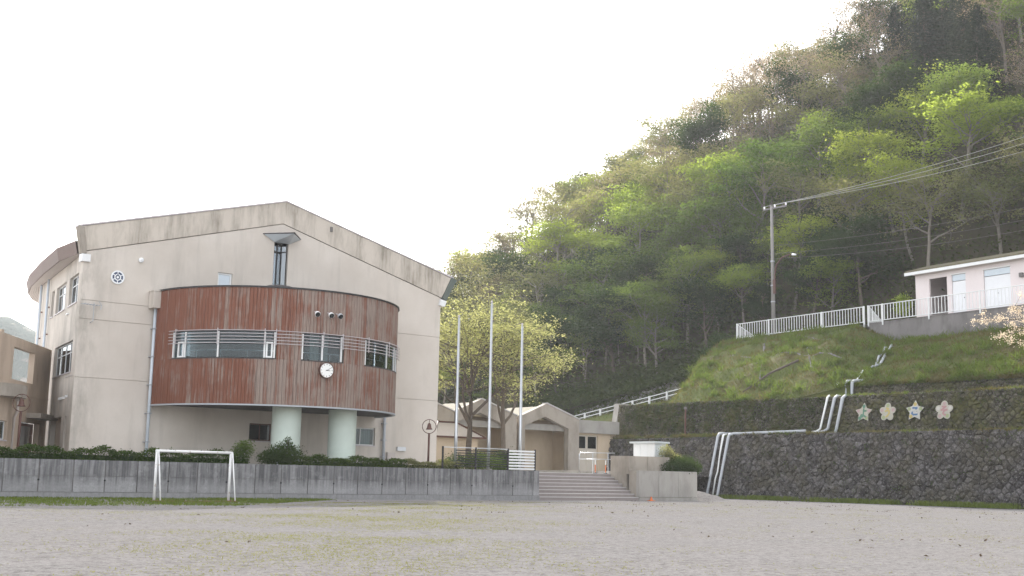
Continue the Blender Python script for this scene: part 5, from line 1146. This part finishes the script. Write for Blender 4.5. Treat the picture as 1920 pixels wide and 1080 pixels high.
for (k, x, y, z, s, rot) in TREES:
    if y > 165: s *= .72
    az = math.degrees(math.atan2(x, y)); t_ = (x-float(np.interp(y, FY, FX)))/55
    where = 'above the pink shed' if az > 55.5 else 'right of the utility pole' if az > 51 else 'behind the utility pole' if az > 48.5 else 'above the sloping path' if az > 44.5 else 'above the pavilions' if az > 40.5 else 'beyond the flagpole trees'
    how = 'at the hill foot' if t_ < .2 else 'low on the hill' if t_ < .45 else 'halfway up the hill' if t_ < .72 else 'by the skyline'
    zone = how+' '+where
    place_tree(k, x, y, z, s, rot, KN[k][1]+' '+zone, KN[k][0].replace('_', ' ')+'s '+zone)
place_tree('C', 86, 232, 9, .95, 30, 'small dark conifer top peeking over the school roof', None)
place_tree('F', 26, 118, TZ-.2, .62, 70, 'yellow-green tree seen through the annex wall opening', None)

# the big spreading tree with two trunks behind the flagpoles
for (x, y, sc, seed, lab) in ((49.6, 66.3, 1.14, 11, 'left spreading yellow-green tree behind the flagpoles'), (52.3, 66.0, 1.08, 23, 'right spreading yellow-green tree behind the flagpoles')):
    rng = np.random.default_rng(seed)
    segs, tips = grow(rng, 4, 6.0, .24, 0, [.72, .8, .75, 4.6], .55, [9, 6, 4], .55, .42)
    t_ = thing('zelkova_tree', (x, y, TZ-.05), lab, 'tree', 'spreading trees behind the flagpoles'); t_.scale = (sc*.93, sc*.93, sc*1.07)
    for me, pn in ((wood_mesh('trunk', segs, 7, 'bark'), 'trunk'), (crown_mesh('crown', tips, 23, .48, .08, 'leaf_zelkova', rng, .22, 1.2), 'crown')):
        o = bpy.data.objects.new(pn, me); COL.objects.link(o); o.parent = t_

# blossoming tree whose branches reach in from the right
rng = np.random.default_rng(8); bt = thing('blossom_tree', (80.0, 36.5, 9.8), 'cream blossoming branches reaching in at the right edge', 'tree')
segs = [([Vector((80, 36.5, 9.8)), Vector((79.6, 37.2, 11.2)), Vector((79.2, 38.2, 12.2))], [.2, .16, .12])]; tips = []
for (e, n) in (((78.2, 45.3, 12.75), 10), ((78.0, 43.6, 11.5), 9), ((78.4, 42.5, 13.4), 8), ((78.2, 41.8, 10.95), 6), ((78.6, 40.6, 14.4), 6), ((79.6, 40.5, 12.2), 8), ((80.5, 38, 14.5), 8)):
    a = Vector((79.2, 38.2, 12.2)); b = Vector(e); mid = a.lerp(b, .5)+Vector((0, 0, .25)); segs.append(([a, mid, b], [.08, .045, .015]))
    for k in range(n):
        q = .25+.75*k/(n-1); p = (a.lerp(mid, q*2) if q < .5 else mid.lerp(b, q*2-1)); w = p+Vector(rng.normal(size=3))*Vector((.5, .6, .3)).length*.45; segs.append(([p, w], [.018, .006])); tips += [p, w]
for me, pn in ((wood_mesh('trunk', segs, 6, 'bark'), 'trunk'), (crown_mesh('crown', tips, 60, .2, .05, 'blossom', rng, .8, .1), 'crown')):
    o = bpy.data.objects.new(pn, me); COL.objects.link(o); o.parent = bt; o.location = -Vector(bt.location)

# undergrowth on the hill (one mass)
rng = np.random.default_rng(21); C = []
while len(C) < 5200:
    Y = rng.uniform(35, 230); xf = float(np.interp(Y, FY, FX)); X = xf+.6+(rng.random()**2.0)*60
    if X > 155: continue
    n = 26; r = rng.uniform(.5, 1.5); g = rng.normal(size=(n, 3))*r; g[:, 2] = np.abs(g[:, 2])*.8; C.append(g+np.array([X, Y, hill(X, Y)]))
for _ in range(1500):    # scrub along the crest
    Y = rng.uniform(60, 215); X = 152+5*math.sin(Y*.06)+rng.uniform(-14, 6); g = rng.normal(size=(26, 3))*rng.uniform(.7, 1.8); g[:, 2] = np.abs(g[:, 2]); C.append(g+np.array([X, Y, hill(X, Y)]))
for _ in range(900):
    Y = rng.uniform(77, 118); X = rng.uniform(90.8, float(np.interp(Y, FY, FX))+2); g = rng.normal(size=(24, 3))*rng.uniform(.3, .9); g[:, 2] = np.abs(g[:, 2])*.7; C.append(g+np.array([X, Y, hill(X, Y)]))
for _ in range(260):     # ivy over the stone bank
    u = rng.uniform(0, 24); vv = rng.random()**.7*3.0; g = rng.normal(size=(20, 3))*np.array([.12, .45, .45]); C.append(g+np.array([90.4+.25*vv, 77.5+u, 9.9-.135*u+vv]))
me = quads_mesh('undergrowth', leaves(np.concatenate(C), .20, .5, rng)); wrap(me, 'undergrowth', (0, 0, 0), 'leaf_under', label='dark undergrowth covering the wooded hillside', kind='stuff')

# ------------------------------------------------------------------ hedge and bushes
def shrub(name, label, cat, boxes, n, size, mat, rng, core=True, group=None):
    a = boxes[0]; t_ = thing(name, ((a[0]+a[1])/2, (a[2]+a[3])/2, a[4]), label, cat, group); C = []
    tot = sum((b[1]-b[0])*((b[3]-b[2])+(b[5]-b[4])) for b in boxes)
    for (x0, x1, y0, y1, z0, z1) in boxes:
        k = int(n*(x1-x0)*((y1-y0)+(z1-z0))/tot); P = rng.uniform(size=(k, 3))
        f = rng.integers(0, 3, k); P[f == 0, 2] = 1-rng.random((f == 0).sum())**2*.25; P[f == 1, 1] = rng.random((f == 1).sum())**2*.3
        Q = np.stack([x0+P[:, 0]*(x1-x0), y0+P[:, 1]*(y1-y0), z0+P[:, 2]*(z1-z0)], 1)
        Q[:, 2] = z0+(Q[:, 2]-z0)*(1+.16*np.sin(Q[:, 0]*2.3)+.12*np.sin(Q[:, 0]*5.7+1)+.06*rng.normal(size=k)); Q[:, 1] += .06*np.sin(Q[:, 0]*3.1)
        C.append(Q)
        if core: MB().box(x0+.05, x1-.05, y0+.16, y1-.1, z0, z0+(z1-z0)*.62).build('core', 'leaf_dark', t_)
    C = np.concatenate(C); me = quads_mesh('foliage', leaves(C, size, .4, rng)); wrap(me, 'foliage', (0, 0, 0), mat, t_); t_.children[-1].location = -Vector(t_.location)
    return t_
def round_shrub(name, label, cat, balls, n, size, mat, rng, group=None):
    b = balls[0]; t_ = thing(name, (b[0], b[1], b[2]-b[5]), label, cat, group); C = []; V = sum(q[3]*q[4]*q[5] for q in balls)
    for x, y, z, rx, ry, rz in balls:
        k = int(n*rx*ry*rz/V); d = rng.normal(size=(k, 3)); d /= np.linalg.norm(d, axis=1)[:, None]; r = rng.uniform(0, 1, k)**.4*(1+.25*rng.normal(size=k)*.6)
        C.append(np.array([x, y, z])+d*r[:, None]*np.array([rx, ry, rz]))
        m_ = MB(); m_.tube([(x, y, z-rz*1.05), (x, y, z), (x+rx*.3, y, z+rz*.5)], [.05, .03, .01], 5); m_.build('stem', 'bark', t_)
    me = quads_mesh('foliage', leaves(np.concatenate(C), size, .4, rng)); o = wrap(me, 'foliage', (0, 0, 0), mat, t_); o.location = -Vector(t_.location); return t_
rng = np.random.default_rng(31)
def fixfol(t_):
    for o in t_.children:
        if o.name.startswith('foliage'): o.location = -Vector(t_.location)
fixfol(shrub('hedge', 'long clipped green hedge on the wall left of the bush', 'hedge', [(6, 27.0, 53.6, 54.5, 1.5, 2.12)], 26000, .05, 'leaf_hedge', rng, group='hedges on the wall'))
fixfol(shrub('hedge', 'low green hedge in front of the round columns', 'hedge', [(29.8, 36.0, 53.55, 54.4, 1.5, 2.05)], 9000, .05, 'leaf_hedge', rng, group='hedges on the wall'))
fixfol(shrub('hedge', 'small-leaved pale hedge by the bell post', 'hedge', [(36.05, 39.6, 53.6, 54.4, 1.5, 2.0)], 5200, .042, 'leaf_pale', rng, group='hedges on the wall'))
round_shrub('bush', 'round dark bush spilling over the wall by the column', 'bush', [(28.9, 53.75, 2.15, .95, .6, .55), (28.2, 53.9, 1.95, .7, .5, .4), (29.2, 53.6, 1.7, .6, .35, .4), (29.0, 53.7, 2.75, .25, .2, .3)], 8000, .05, 'leaf_hedge', rng)
round_shrub('bush', 'thin upright shrub in the hedge under the bay', 'bush', [(26.9, 54.2, 2.35, .55, .4, .45), (26.5, 54.2, 2.1, .4, .3, .3)], 2200, .045, 'leaf_mid', rng)
round_shrub('bush', 'dense dark bush on the planter right of the steps', 'bush', [(57.6, 54.0, 2.2, 1.35, .8, .62), (58.3, 54.1, 2.0, 1.0, .7, .5), (56.6, 53.9, 2.05, .9, .6, .45)], 9000, .055, 'leaf_dark', rng)
round_shrub('bush', 'yellowish upright shrub behind the dark planter bush', 'bush', [(57.1, 55.0, 2.95, .6, .5, .6), (57.6, 54.8, 2.6, .8, .5, .4)], 2600, .05, 'leaf_pale', rng)
round_shrub('bush', 'dark leafy shrub at the left end of the white fence', 'bush', [(91.0, 80.3, 14.4, 1.3, 1.2, 1.6), (90.0, 81, 13.2, 1.2, 1.0, 1.2)], 4000, .11, 'leaf_dark', rng)
round_shrub('bush', 'light green shrub at the corner of the pink shed', 'bush', [(92.3, 60.2, 16.9, .8, .8, 1.0)], 1600, .09, 'leaf_fresh', rng)
round_shrub('bush', 'clipped round bush beneath the two-trunk tree', 'bush', [(47.6, 62.5, 2.2, 1.1, .9, .7), (49.0, 62.2, 2.0, .9, .8, .5)], 4500, .06, 'leaf_hedge', rng)
round_shrub('bush', 'low dark bush behind the black railing', 'bush', [(51.0, 64.0, 2.3, 1.3, .9, .8), (46.2, 63.0, 2.1, .9, .8, .6)], 5000, .06, 'leaf_dark', rng)

# ------------------------------------------------------------------ grass, tufts, litter
rng = np.random.default_rng(41)
P = []; 
for _ in range(34000):
    u, t_ = rng.random()**.9, rng.random(); p = slope_pt(u, t_); P.append(p)
CL = []
for _ in range(420):
    u, t_ = rng.random(), rng.random()**1.2; c0 = np.array(slope_pt(u, t_)); n = int(rng.integers(20, 60)); g = rng.normal(size=(n, 3))*rng.uniform(.12, .35); g[:, 2] *= .3; CL += [tuple(q) for q in c0+g]
me = quads_mesh('weed_clumps', blades(np.array(CL), .42, .035, rng, .7)); wrap(me, 'weed_clumps', (0, 0, 0), 'grass_verge', label='taller fresh weed clumps on the slope', kind='stuff')
for _ in range(5000):
    j, q = rng.random(), rng.random(); a = Vector(slope_pt(1, j)); b = Vector((75.0+15.4*j, 73.2+8.3*j, 4.2+5.4*j)); p = a.lerp(b, q); p.z += .8*math.sin(math.pi*q); P.append(tuple(p))
for _ in range(9000):
    y = rng.uniform(31, 75)
    if math.sin(y*.7)+math.sin(y*1.9+1)+.6*math.sin(y*4.3)+rng.normal()*.5 > -.3: P.append((70.84+rng.random()**2*2.0, y, 4.72-.08*rng.random()))
for _ in range(7000):
    y = rng.uniform(31, 75)
    if math.sin(y*.6+2)+math.sin(y*2.1)+.6*math.sin(y*3.7)+rng.normal()*.5 > -.3: P.append((73.45+rng.random()**2*1.9, y, 7.5-.08*rng.random()))
for _ in range(5000):
    y = rng.uniform(29, 55); P.append((75.72+rng.random()*.45, y, 8.38+rng.random()*.15))
for _ in range(5000):
    i = rng.integers(0, len(PATH)-1); a, b = PATH[i], PATH[i+1]; f, q = rng.random(), rng.random(); P.append((a[0]+(b[0]-a[0])*f-14*q, a[1]+(b[1]-a[1])*f, (a[2]+(b[2]-a[2])*f)*(1-q)+3.6*q+.6*math.sin(math.pi*q)))
me = quads_mesh('slope_grass', blades(np.array(P), .22, .03, rng, .8)); wrap(me, 'slope_grass', (0, 0, 0), 'grass', label='rough green grass on the slope and ledges', kind='stuff')
P = []
for _ in range(30000):      # verge below the concrete wall, left
    x = rng.uniform(2, 31); w = 1-max(0, (x-21)/11); y = 53.1-rng.random()**1.2*10.5*max(.12, w)
    if math.sin(x*1.3)+math.sin(y*1.7+x*.4)+.7*math.sin(x*4.1+y)+rng.normal()*.9 > -.6 and rng.random() < min(1, (31-x)/5): P.append((x, y, gz(x, y)))
H1 = len(P)
for _ in range(9000):       # strip below the stone wall
    y = rng.uniform(31, 62.5)
    if math.sin(y*.8)+math.sin(y*2.3+1)+rng.normal()*.7 > -.4: P.append((69.75-rng.random()**2*1.6, y, 0))
me = quads_mesh('verge_grass', np.concatenate([blades(np.array(P[:H1]), .07, .02, rng, .7), blades(np.array(P[H1:]), .26, .03, rng, .6)])); wrap(me, 'verge_grass', (0, 0, 0), 'grass_verge', label='short green grass along the foot of the walls', kind='stuff')
P = []                      # dry yellow-green tufts on the sand
while len(P) < 80000:
    x, y = rng.uniform(-2, 60), rng.uniform(9, 50)
    if math.hypot(x, y) < 14: continue
    az = math.degrees(math.atan2(x, y)); d = math.sin(x*.33+1.2)*math.sin(y*.27)+.55*math.sin(x*.9+y*.7)+.45*math.sin(y*1.9-x*1.3)
    band = math.exp(-((az-31)/8.0)**2)*1.1+.15
    if rng.random() < band*max(0, .35+.5*d)*.9:
        n = int(rng.integers(2, 7)); c = rng.normal(size=(n, 2))*.12
        P += [(x+a, y+b, gz(x, y)) for a, b in c]
me = quads_mesh('dry_tufts', blades(np.array(P), .014, .008, rng, 1.4)); wrap(me, 'dry_tufts', (0, 0, 0), 'grass_dry', label='sparse yellow-green tufts scattered over the sand', kind='stuff')
P = []
while len(P) < 900:
    x, y = rng.uniform(10, 66), rng.uniform(12, 52)
    if rng.random() < .25+.75*(x/66)**2:
        n = int(rng.integers(1, 5)); P += [(x+rng.normal()*.25, y+rng.normal()*.1, gz(x, y)+.02) for _ in range(n)]
me = quads_mesh('leaf_litter', leaves(np.array(P), .045, 1.0, rng)); wrap(me, 'leaf_litter', (0, 0, 0), 'dead_leaf', label='dark dead leaves scattered over the yard', kind='stuff')

C = []                      # ferns and moss rooted in the wall joints
for x0, z0, h, n in ((70.0, 0, 4.7, 150), (73.0, 4.6, 2.9, 330), (75.8, 7.45, 1.0, 60)):
    for _ in range(n):
        y = rng.uniform(32, 74 if x0 < 75 else 54); zz = z0+h*rng.random()**(.6 if x0 > 71 else .8); k = int(rng.integers(8, 28)); g = rng.normal(size=(k, 3))*np.array([.05, .16, .13])*rng.uniform(.5, 1.6)
        C.append(g+np.array([x0+.19*(zz-z0)-.17, y, zz]))
for _ in range(650):
    y = rng.uniform(54.5, 75.5); zz = 4.6+2.95*rng.random()**.55; k = int(rng.integers(10, 30)); g = rng.normal(size=(k, 3))*np.array([.05, .22, .16])*rng.uniform(.6, 1.6); C.append(g+np.array([73+.19*(zz-4.6)-.17, y, zz]))
me = quads_mesh('wall_ferns', leaves(np.concatenate(C), .055, .3, rng)); wrap(me, 'wall_ferns', (0, 0, 0), 'leaf_under', label='small ferns and moss growing from the stone joints', kind='stuff')
# ------------------------------------------------------------------ far mountain
t = NT('mountain_woods'); n = t.noise(.03, 6, .65); n2 = t.noise(.12, 5, .7)
c = t.mix(n, (.045, .065, .062), (.08, .10, .085)); c = t.mix(t.ramp(n2, [(.55, 0), (.66, .7)]), c, (.26, .22, .19)); t.principled(c, 1, 0, n2, .8, 4, .05)
m = MB(); NXM, NYM = 80, 24; v = []
for j in range(NYM+1):
    for i in range(NXM+1):
        x = -420+900*i/NXM; y = 560+260*j/NYM; q = j/NYM
        h = 77*math.exp(-((x-165)/135)**2)+40*math.exp(-((x+130)/140)**2)+5*math.sin(x*.035+1)
        v.append((x, y, -2+h*math.sin(min(1, q*2.5)*math.pi/2)**1.2+(2.4*math.sin(x*.07+y*.08)+2*math.sin(x*.16-y*.12))*min(1, q*2)))
m.add(v, [(j*(NXM+1)+i, j*(NXM+1)+i+1, (j+1)*(NXM+1)+i+1, (j+1)*(NXM+1)+i) for j in range(NYM) for i in range(NXM)])
m.build('mountain', 'mountain_woods', smooth=True, kind='structure', label='distant blue wooded mountain at the left')

# ------------------------------------------------------------------ hazy air
t = NT('haze_air'); pv = t.n('ShaderNodeVolumePrincipled'); pv.inputs['Color'].default_value = (.93, .96, 1.0, 1); pv.inputs['Density'].default_value = HAZE_D; pv.inputs['Anisotropy'].default_value = HAZE_G
t.l(pv.outputs[0], t.out.inputs['Volume'])
MB().box(-1450, 1450, -1450, 1450, -6, 165).build('haze', 'haze_air', None, kind='stuff', label='pale hazy air over the valley')
